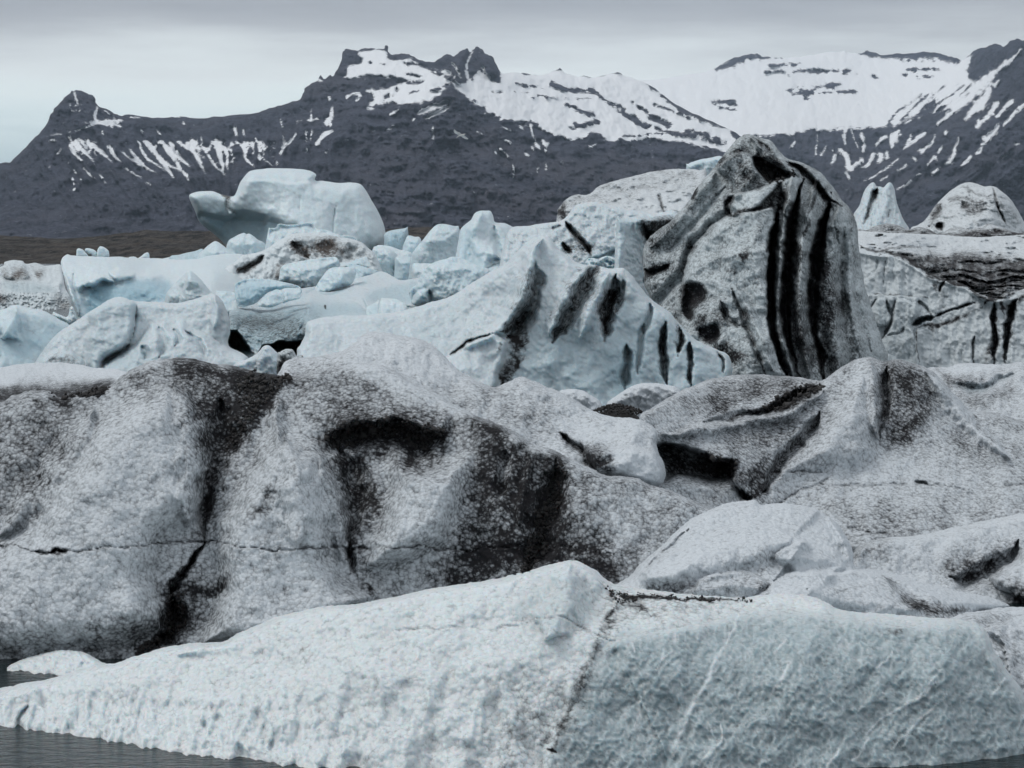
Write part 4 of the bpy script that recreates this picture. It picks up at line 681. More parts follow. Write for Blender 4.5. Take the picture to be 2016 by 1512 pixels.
    b.ridge(Z3([(1212, 400), (1240, 520), (1210, 600)]), [8, 16, 14], .5).lobe(Z3([(215, 790), (260, 740), (340, 702), (400, 715), (440, 740), (490, 780), (480, 900), (200, 900)]), 1., 14, dirt=.15).dpoly(Z3([(280, 770), (380, 740), (450, 790), (380, 810)]), .3, 12).bpoly(Z3([(560, 820), (700, 700), (860, 760), (840, 860)]), .3, 20)
    b.noise(60, .16).noise(24, .05).noise(9, .015).noise(40, .06, sy=16, seed=4).done()
    b = Solid('ice_block', 'small white faceted block just behind the dark crest of the near dirty berg', Z3([(1320, 810), (1400, 770), (1450, 740), (1490, 700), (1525, 692), (1560, 720), (1590, 760), (1612, 830), (1600, 900), (1340, 900)]), [(0, 0, 52)], ICE_WHITE, step=1.8, r=12, R=.5, T=1.5, jit=1., drop=True, dirt=.05)
    b.lobe(Z3([(1480, 700), (1530, 700), (1600, 820), (1590, 900), (1450, 900)]), .4, 12).noise(14, .15).done('ice block')
    b = Solid('ice_block', 'small round dirty ice lump with a black side beside the white faceted block', Z3([(1572, 760), (1590, 728), (1620, 712), (1660, 715), (1682, 750), (1725, 765), (1715, 778), (1690, 790), (1670, 830), (1660, 880), (1600, 880), (1590, 800)]), [(0, 0, 47)], ICE_MID, step=1.6, r=10, R=.35, T=.9, jit=1., drop=True, dirt=.3)
    b.dpoly(Z3([(1560, 800), (1620, 770), (1670, 790), (1730, 770), (1680, 880), (1590, 880)]), .85, 8).noise(10, .12).done('ice block')
left_bergs()

def sloping_berg():
    out = Z4([(225, 860), (245, 800), (270, 755), (278, 690), (330, 665), (450, 650), (600, 645), (780, 625), (900, 590), (1040, 545), (1130, 490), (1210, 440), (1330, 375), (1400, 300), (1450, 255), (1520, 228), (1570, 240), (1610, 290), (1680, 350), (1740, 378), (1800, 380), (1880, 400), (1950, 395), (1990, 425)]) + Z5([(230, 800), (275, 840), (300, 880), (380, 970), (480, 1040), (560, 1130), (640, 1200), (740, 1245), (795, 1268), (822, 1310), (828, 1400), (700, 1560), (200, 1640)]) + [(900, 860), (600, 800)]
    b = Solid('iceberg', 'large white saddle-backed berg sweeping up to a rounded crest, black dirt streaks down its face', out,
              cz([(600, 640, 55), (750, 620, 57), (900, 595, 57), (1060, 470, 56), (1200, 525, 54), (1300, 600, 53), (1430, 710, 52), (700, 690, 52), (850, 680, 52.5), (1000, 640, 52.6), (980, 750, 49.5), (1150, 780, 49), (1350, 760, 49.6), (1150, 560, 52.5), (1060, 540, 53)], 49.5, .30), ICE_WHITE, step=2.4, r=14, R=.8, T=6, jit=1.5, warp=6)
    b.ridge(Z4([(1530, 240), (1470, 330), (1455, 430), (1420, 560), (1350, 650), (1260, 740), (1020, 865)]), [18, 26, 26, 22, 18, 12, 6], [.5, .7, .7, .7, .6, .4, .2])
    b.groove(Z4([(1490, 360), (1495, 480), (1460, 600), (1420, 690), (1340, 760)]), [14, 22, 24, 24, 16], [.3, .6, .7, .8, .8])
    b.dirt(Z4([(1480, 380), (1470, 480), (1450, 580), (1420, 660), (1350, 710), (1285, 745)]), [26, 38, 40, 40, 36, 10], [.4, .5, .52, .62, .75, .9]).dirt(Z4([(1340, 750), (1400, 790), (1380, 880), (1340, 960), (1290, 1030)]), [16, 28, 26, 22, 16], [.95, .85, .8, .9, 1.])
    b.lobe(Z4([(1015, 868), (1080, 830), (1160, 785), (1245, 752), (1310, 770), (1345, 790), (1320, 900), (1270, 1030), (1200, 1060), (1000, 1000)]), .9, 10, dirt=-.7).groove(Z4([(1020, 860), (1090, 822), (1170, 775), (1260, 742)]), 4, .5, dirt=.75).dirt(Z4([(1290, 850), (1310, 790)]), 9, .5)
    for pl, wd, a, dd in (([(1830, 370), (1740, 510), (1660, 640), (1580, 800)], [18, 30, 28, 16], .7, .54), ([(1915, 430), (1890, 580), (1850, 790)], [12, 20, 13], .6, .5), ([(1960, 450), (1940, 560), (1920, 640)], [8, 10, 5], .4, .4)): b.groove(Z4(pl), wd, a, dirt=dd)
    b.ridge(Z4([(1760, 400), (1660, 560), (1560, 760)]), [14, 22, 20], .5).ridge(Z4([(1870, 420), (1790, 600), (1720, 760)]), [14, 24, 20], .55)
    for pl, wd, a, dd in (([(375, 980), (360, 1060), (330, 1160)], [6, 10, 8], .4, .15), ([(462, 1090), (440, 1180), (440, 1260), (462, 1450)], [6, 9, 10, 9], .7, .6), ([(525, 1120), (545, 1200), (530, 1280)], [6, 10, 6], .5, .7), ([(590, 1200), (600, 1330), (598, 1460)], [5, 8, 9], .6, .55), ([(740, 1265), (770, 1330), (775, 1400)], [4, 6, 6], .4, .6), ([(240, 1220), (235, 1400), (225, 1480)], [8, 12, 10], .5, .3), ([(330, 1100), (310, 1250), (300, 1400)], [8, 10, 8], .35, .1), ([(190, 900), (130, 1060), (110, 1160)], [12, 12, 6], .45, .5), ([(140, 920), (100, 1020), (90, 1080)], [10, 10, 6], .4, .45)): b.groove(Z5(pl), wd, a, dirt=dd)
    b.bpoly(Z4([(1450, 800), (1650, 700), (1900, 800), (2016, 1129), (1700, 1129), (1400, 1000)]), .5, 45).bpoly(Z5([(200, 1000), (400, 1050), (700, 1280), (800, 1400), (200, 1500)]), .45, 30).bpoly(Z4([(600, 800), (900, 640), (1200, 620), (1000, 800)]), .1, 40)
    b.dnoise(30, .04).noise(70, .2).noise(22, .03, dirt=.4).noise(9, .012).done()
sloping_berg()

def pyramid_berg():
    out = Z5([(338, 880), (335, 790), (330, 700), (350, 640), (400, 590), (480, 530), (540, 470), (600, 400), (650, 320), (720, 240), (760, 190), (830, 100), (880, 52), (930, 38), (980, 62), (1045, 75), (1090, 130), (1150, 180), (1240, 205), (1320, 250), (1400, 340), (1440, 400), (1500, 470), (1530, 540), (1540, 640), (1560, 800), (1600, 970), (1650, 1130), (1710, 1300), (1740, 1420), (1740, 1640), (500, 1640), (420, 1300), (380, 1000)])
    b = Solid('iceberg', 'tallest iceberg, dark pyramid with deep black vertical flutes and a ragged peak', out,
              [(1475, 268, 62), (1330, 420, 61), (1270, 520, 61), (1270, 700, 59), (1640, 400, 62), (1700, 560, 62), (1745, 720, 61), (1480, 360, 60), (1480, 500, 58.4), (1440, 620, 57.6), (1420, 740, 56.6), (1560, 740, 56.4), (1560, 500, 58.4), (1600, 600, 58.2), (1660, 740, 58)], ICE_MID, step=2.2, r=11, R=.7, T=7, jit=2.4, warp=5, dirt=.41)
    # cap and hollow at the peak
    b.step(Z5([(740, 230), (800, 175), (860, 155), (905, 150), (940, 175), (960, 230), (1000, 280)]), .8, 6, 70)
    b.lobe(Z5([(940, 165), (1000, 170), (1060, 205), (1130, 245), (1190, 265), (1120, 300), (1040, 310), (1000, 285), (965, 235)]), -.9, 8, dirt=1., dsoft=5)
    b.dirt(Z5([(760, 195), (860, 140), (960, 150), (1060, 190), (1160, 240)]), 12, .45).dpoly(Z5([(860, 300), (880, 200), (960, 250), (1020, 300), (920, 360)]), .45, 20)
    b.grit(Z5([(940, 165), (1000, 170), (1060, 205), (1130, 245), (1190, 265), (1120, 300), (1040, 310), (1000, 285)]), 420, .03)
    # right shoulder strip and its black crack
    b.groove(Z5([(1140, 185), (1220, 235), (1290, 310), (1380, 405), (1440, 440)]), [6, 8, 8, 9, 5], .5, dirt=.95).lobe(Z5([(1170, 190), (1250, 215), (1330, 270), (1430, 410), (1500, 480), (1540, 620), (1600, 900), (1740, 1400), (1600, 1420), (1480, 1000), (1420, 600), (1380, 430), (1260, 290)]), .5, 22, dirt=-.45)
    # tilted plate and the big front facet with a sharp right edge
    b.lobe(Z5([(838, 378), (960, 345), (1040, 315), (1112, 290), (1080, 345), (1000, 420), (960, 465), (890, 485), (825, 492)]), .9, 5, dirt=-.5).dpoly(Z5([(1000, 430), (1080, 350), (1140, 340), (1130, 450), (1060, 460)]), .55, 8)
    b.groove(Z5([(825, 495), (800, 440), (838, 380)]), 7, .4, dirt=.6)
    b.lobe(Z5([(825, 490), (900, 480), (1000, 465), (1070, 458), (1062, 600), (1042, 760), (1032, 950), (1035, 1100), (1075, 1250), (1120, 1380), (1100, 1500), (700, 1500), (560, 1200), (540, 950), (600, 690), (700, 570), (790, 505)]), 1.2, 5, dirt=-.25).dirt(Z5([(815, 500), (900, 472), (1000, 455), (1085, 448)]), 8, .7)  # last stroke paints the dark under the plate to set off the edge
    k = line_dist(b.wx, b.wy, catmull(Z5([(835, 485), (760, 530), (690, 580), (600, 690), (545, 830), (430, 960), (360, 1010)]), 4, False)); b.Y += np.where(k[2] < 0, 0, 0) + .55 * ss(1 - k[0] / 17) * (b.wx < 1452)
    b.dirt(Z5([(835, 485), (760, 530), (690, 580), (600, 690), (545, 830)]), 12, .3)
    b.lobe(Z5([(560, 860), (640, 760), (760, 640), (900, 540), (1060, 480), (1030, 1000), (900, 900), (760, 820)]), .5, 60, 'soft')
    # flutes and fins
    b.lobe(Z5([(1105, 310), (1150, 266), (1200, 282), (1210, 340), (1185, 430), (1150, 520), (1120, 480), (1118, 400)]), .9, 9, dirt=-.2).ridge(Z5([(740, 250), (620, 410), (480, 580), (380, 680)]), [12, 18, 18, 12], .35).groove(Z5([(800, 330), (700, 450), (560, 600), (470, 690)]), [7, 9, 9, 6], .3).ridge(Z5([(930, 60), (1000, 120), (1080, 190), (1200, 270)]), [10, 14, 14, 10], .6).groove(Z5([(980, 70), (1030, 130), (1100, 200)]), [4, 6, 5], .4, dirt=.5)
    b.groove(Z5([(1098, 440), (1075, 560), (1055, 700), (1048, 850), (1050, 1080), (1120, 1370), (1150, 1480)]), [10, 12, 12, 11, 9, 7, 6], [1.6, 2., 2., 2., 1.2, .7, .5], .7, dirt=1., dw=1.05)
    b.groove(Z5([(1235, 290), (1190, 410), (1160, 560), (1145, 700), (1135, 900), (1145, 1150), (1200, 1400), (1220, 1500)]), [9, 13, 15, 15, 13, 9, 7, 6], [1.2, 2.2, 2.4, 2.4, 2., 1.3, .7, .5], .7, dirt=1., dw=1.05)
    b.groove(Z5([(1395, 370), (1350, 510), (1315, 640), (1295, 800), (1285, 960), (1300, 1150), (1350, 1410), (1370, 1500)]), [8, 12, 14, 15, 14, 10, 8, 7], [1.2, 2.2, 2.4, 2.4, 2., 1.3, .7, .5], .7, dirt=1., dw=1.05)
    b.dirt(Z5([(1190, 480), (1185, 640), (1190, 800), (1160, 900)]), [12, 16, 14, 6], .75).dirt(Z5([(1340, 560), (1330, 700), (1345, 820), (1320, 960)]), [10, 14, 18, 8], .7)
    b.ridge(Z5([(1165, 250), (1150, 420), (1115, 640), (1092, 880), (1090, 1100), (1165, 1400), (1190, 1500)]), [16, 12, 9, 9, 9, 11, 10], 1.1).ridge(Z5([(1300, 290), (1275, 450), (1235, 650), (1215, 900), (1220, 1150), (1280, 1410), (1300, 1500)]), [22, 20, 18, 17, 15, 15, 14], 1.2).ridge(Z5([(1430, 420), (1400, 620), (1385, 900), (1410, 1200), (1450, 1480)]), [18, 26, 28, 28, 24], .9).ridge(Z5([(1500, 560), (1500, 900), (1540, 1300), (1560, 1480)]), [14, 20, 22, 20], .4)
    b.groove(Z5([(1310, 370), (1265, 500), (1240, 620)]), [5, 5, 3], .3, dirt=.5)
    b.dpoly(Z5([(1060, 860), (1120, 800), (1200, 850), (1200, 1300), (1080, 1100)]), .35, 15).dpoly(Z5([(1160, 1000), (1280, 1050), (1300, 1350), (1180, 1250)]), .42, 18).dpoly(Z5([(1300, 760), (1370, 780), (1400, 880), (1440, 1000), (1380, 1080), (1320, 1020)]), .6, 18).dpoly(Z5([(1330, 1120), (1450, 1100), (1430, 1330), (1360, 1380)]), .3, 20)
    # dark pits at the foot
    b.lobe(Z5([(530, 890), (600, 850), (680, 880), (700, 960), (640, 1040), (600, 1100), (540, 1060)]), -.6, 20, 'soft', dirt=1., dsoft=13).lobe(Z5([(620, 1120), (740, 1100), (770, 1180), (720, 1230), (640, 1200)]), -.5, 16, 'soft', dirt=1., dsoft=12).dpoly(Z5([(720, 1200), (820, 1240), (920, 1280), (860, 1320), (760, 1290)]), .85, 14).dpoly(Z5([(590, 1040), (700, 1010), (760, 1120), (640, 1120)]), .45, 18)
    b.groove(Z5([(760, 980), (800, 1070), (880, 1120)]), [8, 12, 8], .35, dirt=.5).dirt(Z5([(870, 720), (920, 750)]), 14, .45).dirt(Z5([(790, 790), (860, 820)]), 14, .4)
    b.ridge(Z5([(860, 880), (930, 1060), (1000, 1200), (1060, 1380)]), [14, 18, 20, 16], .45).groove(Z5([(830, 900), (900, 1080), (960, 1240), (1020, 1400)]), [6, 8, 8, 8], .35, dirt=.3)
    b.groove(Z5([(470, 775), (430, 800), (370, 810), (345, 780)]), [7, 8, 9, 9], .5, dirt=.9).dirt(Z5([(350, 800), (340, 870)]), 6, .5).dpoly(Z5([(360, 650), (430, 580), (520, 510), (500, 590), (400, 640)]), .5, 12).dirt(Z5([(600, 410), (640, 340)]), 6, .9)
    b.groove(Z5([(1460, 560), (1450, 900), (1480, 1200)]), [8, 10, 8], .25).groove(Z5([(1500, 600), (1540, 1000), (1620, 1280)]), [6, 9, 8], .25, dirt=.15)
    b.dpoly(Z5([(600, 480), (720, 470), (760, 560), (620, 640), (520, 640)]), -.3, 25).dnoise(26, .10).noise(80, .4).noise(26, .10, dirt=.5).noise(10, .04).done()
pyramid_berg()

def wall_berg():
    out = Z6([(250, 420), (320, 385), (430, 392), (560, 398), (720, 405), (900, 412), (1080, 425), (1250, 430), (1534, 415), (1800, 400), (2100, 420), (2100, 1560), (400, 1560), (250, 1000)])
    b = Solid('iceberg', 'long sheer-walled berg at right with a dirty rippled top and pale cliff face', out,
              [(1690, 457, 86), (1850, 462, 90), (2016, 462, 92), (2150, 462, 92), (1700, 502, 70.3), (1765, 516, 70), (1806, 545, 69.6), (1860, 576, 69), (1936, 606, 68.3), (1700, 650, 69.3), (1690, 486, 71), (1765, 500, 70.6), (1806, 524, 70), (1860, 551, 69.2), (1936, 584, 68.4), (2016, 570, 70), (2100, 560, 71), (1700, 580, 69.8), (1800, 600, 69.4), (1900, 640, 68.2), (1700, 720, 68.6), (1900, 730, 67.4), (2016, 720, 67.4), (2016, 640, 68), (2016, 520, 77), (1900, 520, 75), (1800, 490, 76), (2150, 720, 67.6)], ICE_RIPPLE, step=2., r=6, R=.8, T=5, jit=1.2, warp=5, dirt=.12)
    edge = Z6([(240, 470), (330, 500), (460, 545), (600, 548), (680, 590), (760, 640), (850, 705), (960, 740), (1100, 780), (1180, 830), (1240, 862), (1330, 890), (1420, 862), (1534, 812), (1800, 740)])
    b.step(edge, .35, 5, 500)
    # sheer cliff below the edge
    cd = line_dist(b.x, b.y, catmull(edge, 4, False)); wq = ss(cd[2] * cd[0] / 12); Yw = 68.7 + (720 - b.y) * .0085 - (b.x - 1700) * .0045; b.Y = b.Y * (1 - wq) + Yw * wq
    # rippled dirty deck
    dk = line_dist(b.x, b.y, catmull(edge, 4, False)); deck = ((dk[2] < 0) & (dk[0] > 1)).astype(float)
    yy = b.wy + 10 * fbm(b.x / 90, b.y / 40, 307, 3); rp = .6 * ridged(b.wx / 110, yy / 17, 301, 3) + .4 * ridged(b.wx / 55, yy / 8, 303, 3); b.Y -= deck * (rp - .6) * 3.0; b.a_dirt = np.clip(b.a_dirt + deck * (.6 - rp) * .35 + deck * .08, 0, 1)
    b.a_blue = np.where(deck > .5, 0, .16); b.a_dirt = np.where(deck > .5, b.a_dirt, .02)
    b.dpoly(Z6([(600, 548), (760, 560), (1100, 545), (1300, 570), (1534, 600), (1700, 620), (1700, 800), (1534, 810), (1330, 885), (1240, 860), (1100, 780), (960, 740), (850, 705), (760, 640)]), .62, 9).dirt(edge[2:13], [4, 7, 9, 9, 9, 10, 9, 9], .75).dirt(Z6([(330, 495), (460, 530), (560, 510), (740, 505), (800, 520)]), 4, .7).dpoly(Z6([(330, 380), (1534, 430), (1534, 540), (900, 540), (600, 500), (330, 480)]), -.35, 12)
    b.dirt(Z6([(900, 740), (890, 840)]), [9, 5], .7).groove(Z6([(950, 745), (930, 800), (920, 840)]), [3, 4, 2], .4, dirt=.9).dpoly(Z6([(950, 750), (1000, 745), (960, 950), (900, 960)]), .25, 10)
    # openings and cracks in the cliff
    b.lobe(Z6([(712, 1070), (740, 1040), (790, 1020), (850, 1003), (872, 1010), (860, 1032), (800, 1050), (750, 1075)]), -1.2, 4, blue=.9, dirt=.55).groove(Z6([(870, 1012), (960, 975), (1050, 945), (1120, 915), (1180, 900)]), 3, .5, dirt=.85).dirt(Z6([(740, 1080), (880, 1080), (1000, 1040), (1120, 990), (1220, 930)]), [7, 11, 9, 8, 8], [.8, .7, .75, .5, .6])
    b.groove(Z6([(755, 900), (800, 930), (850, 990)]), [5, 6, 4], .3, dirt=.45).step(Z6([(745, 1380), (760, 1280), (745, 1180), (745, 1080)]), .5, 4, 25).dirt(Z6([(750, 1080), (755, 1200), (790, 1360)]), 3, .6)
    b.groove(Z6([(535, 885), (555, 950), (575, 1000)]), [3, 5, 3], .4, blue=.7, dirt=.3).groove(Z6([(612, 890), (585, 980), (560, 1060), (505, 1185)]), [3, 5, 4, 4], .5, dirt=.4).groove(Z6([(460, 880), (425, 950)]), 3, .3, dirt=.3).groove(Z6([(540, 1150), (620, 1130), (670, 1080)]), 3, .2, dirt=.3).groove(Z6([(440, 1060), (540, 1070)]), 3, .2)
    b.lobe(Z6([(560, 1060), (612, 890), (700, 900), (775, 960), (770, 1010), (710, 1060), (740, 1150), (770, 1380), (500, 1400), (505, 1190)]), .5, 7, blue=.1).lobe(Z6([(430, 960), (460, 885), (530, 880), (570, 1010), (540, 1070), (440, 1050)]), .35, 6, blue=.15).dirt(Z6([(390, 840), (600, 850), (780, 865), (880, 880)]), 3, .45).step(Z6([(390, 845), (600, 855), (780, 868)]), .3, 3, 40)
    b.groove(Z6([(1330, 890), (1315, 1000), (1320, 1150), (1315, 1350)]), [5, 7, 8, 10], .8, dirt=.85).groove(Z6([(1480, 880), (1440, 960), (1415, 1100), (1400, 1340)]), [9, 10, 8, 8], .9, dirt=.9).dirt(Z6([(1380, 900), (1380, 1000)]), [10, 6], .8).groove(Z6([(1165, 1140), (1162, 1240), (1168, 1345)]), [3, 4, 3], .4, dirt=.5).dpoly(Z6([(1260, 1250), (1320, 1200), (1320, 1350), (1250, 1350)]), .45, 8).dpoly(Z6([(1480, 870), (1534, 840), (1700, 800), (1700, 860), (1534, 890), (1450, 960)]), .8, 8).dirt(Z6([(1230, 930), (1290, 880), (1400, 870)]), 5, .85)
    b.groove(Z6([(510, 600), (510, 800)]), 3, .15, dirt=.2).groove(Z6([(460, 590), (455, 680)]), 3, .15, dirt=.2)
    b.Y -= (1 - deck) * .12 * fbm(b.wx / 14, b.wy / 60, 311, 3); b.noise(40, .14).noise(12, .05, dirt=.5).done()
wall_berg()

# ---- near bergs
def near_bergs():
    # white strip behind the left crest
    b = Solid('iceberg', 'thin white snowy ridge behind the top left of the near dirty berg', S1([(-450, 170), (-200, 160), (0, 145), (100, 130), (250, 124), (350, 130), (430, 148), (520, 152), (590, 175), (640, 240), (640, 420), (-450, 420)]), [(-200, 735, 35), (240, 735, 34), (0, 780, 31), (240, 790, 30), (100, 716, 37)], ICE_NEAR, step=2.6, r=8, R=.6, T=2.5, drop=True, dirt=.1)
    b.dpoly(S1([(0, 240), (200, 240), (350, 225), (500, 215), (500, 300), (0, 320)]), .8, 10).dpoly(S1([(100, 200), (300, 190), (480, 200), (480, 230), (100, 250)]), .3, 12).noise(40, .25).noise(14, .1, dirt=.3).done()  # shade of the opening behind the near crest painted as dark patches
    # saddle behind the big dirty berg
    out = S2([(-120, 220), (-60, 165), (0, 160), (100, 150), (190, 125), (250, 85), (300, 40), (345, 30), (440, 45), (560, 65), (630, 100), (700, 160), (760, 220), (850, 270), (935, 307), (1000, 285), (1060, 258), (1100, 262), (1180, 295), (1250, 325), (1340, 370), (1430, 425), (1540, 455), (1640, 462), (1710, 490), (1750, 540), (1745, 590), (1760, 640), (1780, 680), (1792, 740), (1775, 785), (1740, 802), (1700, 860), (1650, 1000), (1200, 900), (600, 560), (-120, 420)])
    b = Solid('iceberg', 'grey humped berg sloping down to a white knob beside the dark ice arch', out, cz([(600, 700, 30), (735, 655, 31), (850, 680, 31), (975, 762, 29.5), (1030, 745, 30), (1150, 800, 29), (1300, 840, 27.2), (700, 740, 28), (850, 780, 27.6), (1000, 820, 27), (1150, 880, 26), (1250, 900, 25.8), (1300, 940, 25.9), (1200, 980, 25.4), (1000, 900, 26)], 25.2, .45), ICE_NEAR, step=2.6, r=12, R=.5, T=2.5, jit=2, dirt=.24)
    b.step(S2([(240, 180), (310, 195), (420, 210), (520, 280), (640, 340), (760, 400)]), .45, 14, 70).lobe(S2([(1380, 650), (1420, 615), (1500, 600), (1620, 602), (1730, 620), (1775, 690), (1785, 760), (1740, 800), (1600, 770), (1450, 740)]), .7, 16, dirt=-.6).dpoly(S2([(1380, 640), (1430, 612), (1500, 610), (1530, 680), (1510, 740), (1420, 720)]), .7, 12).groove(S2([(1260, 530), (1330, 600), (1400, 650), (1430, 720)]), [6, 10, 12, 8], .35, dirt=.55)
    b.dpoly(S2([(700, 300), (1000, 330), (1200, 430), (1150, 520), (1000, 470), (800, 400)]), .22, 30).dpoly(S2([(-20, 220), (300, 230), (700, 400), (700, 480), (100, 420)]), .35, 30).dpoly(S2([(230, 160), (330, 35), (600, 100), (800, 280), (600, 260), (400, 200)]), -.55, 30).dpoly(S2([(1500, 480), (1700, 490), (1740, 560), (1500, 600), (1300, 480)]), -.4, 25)
    b.noise(80, .2).noise(28, .05, dirt=.5).noise(12, .02).done()
    # the big dirty berg
    out = S1([(-480, 340), (-200, 320), (0, 300), (60, 270), (140, 252), (220, 252), (280, 275), (400, 250), (490, 228), (540, 190), (590, 155), (640, 130), (720, 110), (850, 102), (930, 120), (1060, 140), (1150, 162), (1250, 178), (1330, 185)]) + S2([(60, 225), (150, 205), (230, 200), (300, 195), (380, 202), (460, 235), (560, 300), (680, 350), (770, 405), (880, 460), (960, 488), (1060, 540), (1130, 590), (1240, 622), (1340, 672), (1430, 715), (1480, 742), (1560, 750), (1640, 758), (1720, 790), (1850, 835), (1960, 885), (2060, 940), (2100, 1000), (2000, 1250), (1700, 1500), (0, 1760)]) + [(300, 1420), (-210, 1420)]
    b = Solid('iceberg', 'huge grey ash-covered berg on the left with black gullies between pale buttresses', out,
              cz([(-200, 800, 27), (0, 790, 26.6), (100, 772, 26.8), (390, 703, 27.6), (560, 738, 27.4), (700, 730, 27.4), (860, 800, 26.6), (980, 835, 25.6), (1170, 935, 24.6), (1400, 1005, 24.2), (0, 900, 25.2), (0, 1075, 23.6), (0, 1300, 21.7), (250, 1305, 21.5), (500, 1300, 21.6), (300, 850, 25.2), (400, 1075, 23.4), (600, 1075, 23.3), (600, 900, 24.9), (850, 1000, 23.8), (900, 1150, 22.6), (1100, 1150, 22.5), (1300, 1100, 22.8), (1000, 900, 24.8), (-200, 1300, 21.8)], 21.7, .42), ICE_NEAR, step=2.7, r=14, R=.5, T=4.5, jit=2.5, warp=9, dirt=.40)
    # pale buttresses stand forward
    b.lobe(S1([(780, 190), (860, 290), (912, 430), (925, 600), (905, 860), (800, 920), (750, 1100), (760, 1350), (400, 1460), (-200, 1460), (-300, 1000), (60, 840), (250, 560), (420, 330), (600, 230)]), .55, 80, 'soft', dirt=-.42)
    b.ridge(S1([(790, 210), (860, 400), (870, 600), (840, 860)]), [20, 40, 46, 40], .28).ridge(S1([(430, 330), (230, 640), (0, 900)]), [20, 44, 40], .22)
    b.lobe(S1([(1280, 255), (1330, 420), (1460, 480), (1520, 600), (1550, 800), (1535, 1000), (1600, 1100), (1700, 1200), (1400, 1400), (960, 1440), (870, 1400), (960, 1150), (930, 960), (960, 830), (1100, 600), (1180, 430), (1210, 300)]), .6, 60, 'soft', dirt=-.36)
    b.ridge(S1([(1290, 440), (1330, 640), (1340, 960)]), [20, 50, 50], .25).ridge(S1([(1440, 560), (1530, 820), (1525, 1000)]), [14, 26, 20], .2)
    b.lobe(S2([(420, 600), (560, 660), (700, 640), (830, 620), (840, 780), (780, 960), (720, 1090), (560, 1200), (300, 1240), (290, 1090), (350, 930), (400, 760)]), .5, 60, 'soft', dirt=-.34)
    # gullies
    b.groove(S1([(1000, 300), (1000, 480), (945, 650), (915, 800), (915, 930)]), [50, 54, 40, 26, 14], [.2, .3, .3, .3, .2]).groove(S1([(918, 930), (870, 1020), (800, 1110), (770, 1170)]), [7, 9, 12, 16], [.25, .3, .3, .3], dirt=.8)
    b.dpoly(S1([(860, 110), (1060, 140), (1300, 180), (1230, 250), (1180, 360), (1080, 520), (990, 640), (960, 800), (915, 900), (925, 600), (900, 420), (850, 290), (800, 190)]), .58, 16)
    b.dirt(S1([(1280, 205), (1190, 300), (1110, 420), (1030, 540)]), [26, 30, 26, 20], [.8, .7, .7, .55]).dirt(S1([(930, 170), (1080, 190), (1300, 195)]), [10, 20, 16], [.5, .85, 1.]).dpoly(S1([(1110, 180), (1250, 178), (1310, 188), (1240, 250), (1190, 260), (1120, 220)]), .9, 7)
    b.dirt(S1([(940, 620), (950, 750), (920, 870)]), [22, 18, 10], [.4, .55, .7]).dirt(S1([(1240, 670), (1180, 780), (1120, 860)]), [18, 16, 10], .35).dirt(S1([(1100, 300), (1020, 420), (1000, 560)]), 24, .3)
    b.groove(S1([(780, 1170), (790, 1300), (700, 1400)]), [28, 30, 20], .4, dirt=.5).dpoly(S1([(740, 1150), (830, 1130), (1010, 1100), (900, 1250), (830, 1380), (760, 1400), (640, 1440), (740, 1300)]), .55, 18).dirt(S1([(800, 1250), (780, 1340), (720, 1400), (640, 1430)]), [14, 16, 9, 6], [.6, .8, .9, 1.]).dirt(S1([(1010, 1110), (930, 1200)]), 16, .35)
    b.dpoly(S1([(440, 1340), (700, 1250), (760, 1380), (560, 1460), (400, 1470)]), .2, 25)
    # second gully with its deep notch at the old waterline
    b.groove(S1([(1530, 500), (1590, 640), (1610, 760), (1580, 900), (1575, 960)]), [26, 42, 40, 28, 18], [.2, .3, .3, .3, .25], dirt=.2).dirt(S1([(1540, 540), (1650, 700), (1620, 860), (1565, 1000)]), [30, 52, 40, 20], [.4, .45, .5, .6]).lobe(S1([(1540, 970), (1575, 945), (1608, 965), (1620, 1030), (1600, 1085), (1560, 1040)]), -.22, 16, 'soft', dirt=.45, dsoft=14).dirt(S1([(1590, 1050), (1640, 1130), (1690, 1190)]), 8, .5)
    # overhung dark wedge
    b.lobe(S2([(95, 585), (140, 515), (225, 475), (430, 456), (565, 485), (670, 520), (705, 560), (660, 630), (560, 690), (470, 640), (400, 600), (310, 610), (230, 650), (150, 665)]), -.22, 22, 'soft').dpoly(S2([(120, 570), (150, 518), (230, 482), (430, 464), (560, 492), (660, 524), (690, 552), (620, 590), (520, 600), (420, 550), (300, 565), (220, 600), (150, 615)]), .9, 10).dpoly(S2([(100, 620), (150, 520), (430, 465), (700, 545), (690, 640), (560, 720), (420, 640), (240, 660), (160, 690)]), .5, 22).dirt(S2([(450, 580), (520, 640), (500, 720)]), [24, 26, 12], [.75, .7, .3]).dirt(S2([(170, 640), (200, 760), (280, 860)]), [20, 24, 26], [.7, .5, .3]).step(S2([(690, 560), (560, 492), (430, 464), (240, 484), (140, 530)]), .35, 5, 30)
    b.dpoly(S2([(60, 430), (200, 420), (800, 450), (900, 500), (700, 540), (430, 460), (200, 480), (110, 540)]), .25, 20).dpoly(S2([(0, 240), (300, 260), (560, 380), (500, 450), (200, 450), (0, 380)]), .16, 20)
    b.dpoly(S2([(200, 195), (400, 210), (680, 360), (880, 470), (1130, 600), (1400, 710), (1300, 660), (1000, 530), (700, 420), (400, 300)]), -.6, 12)
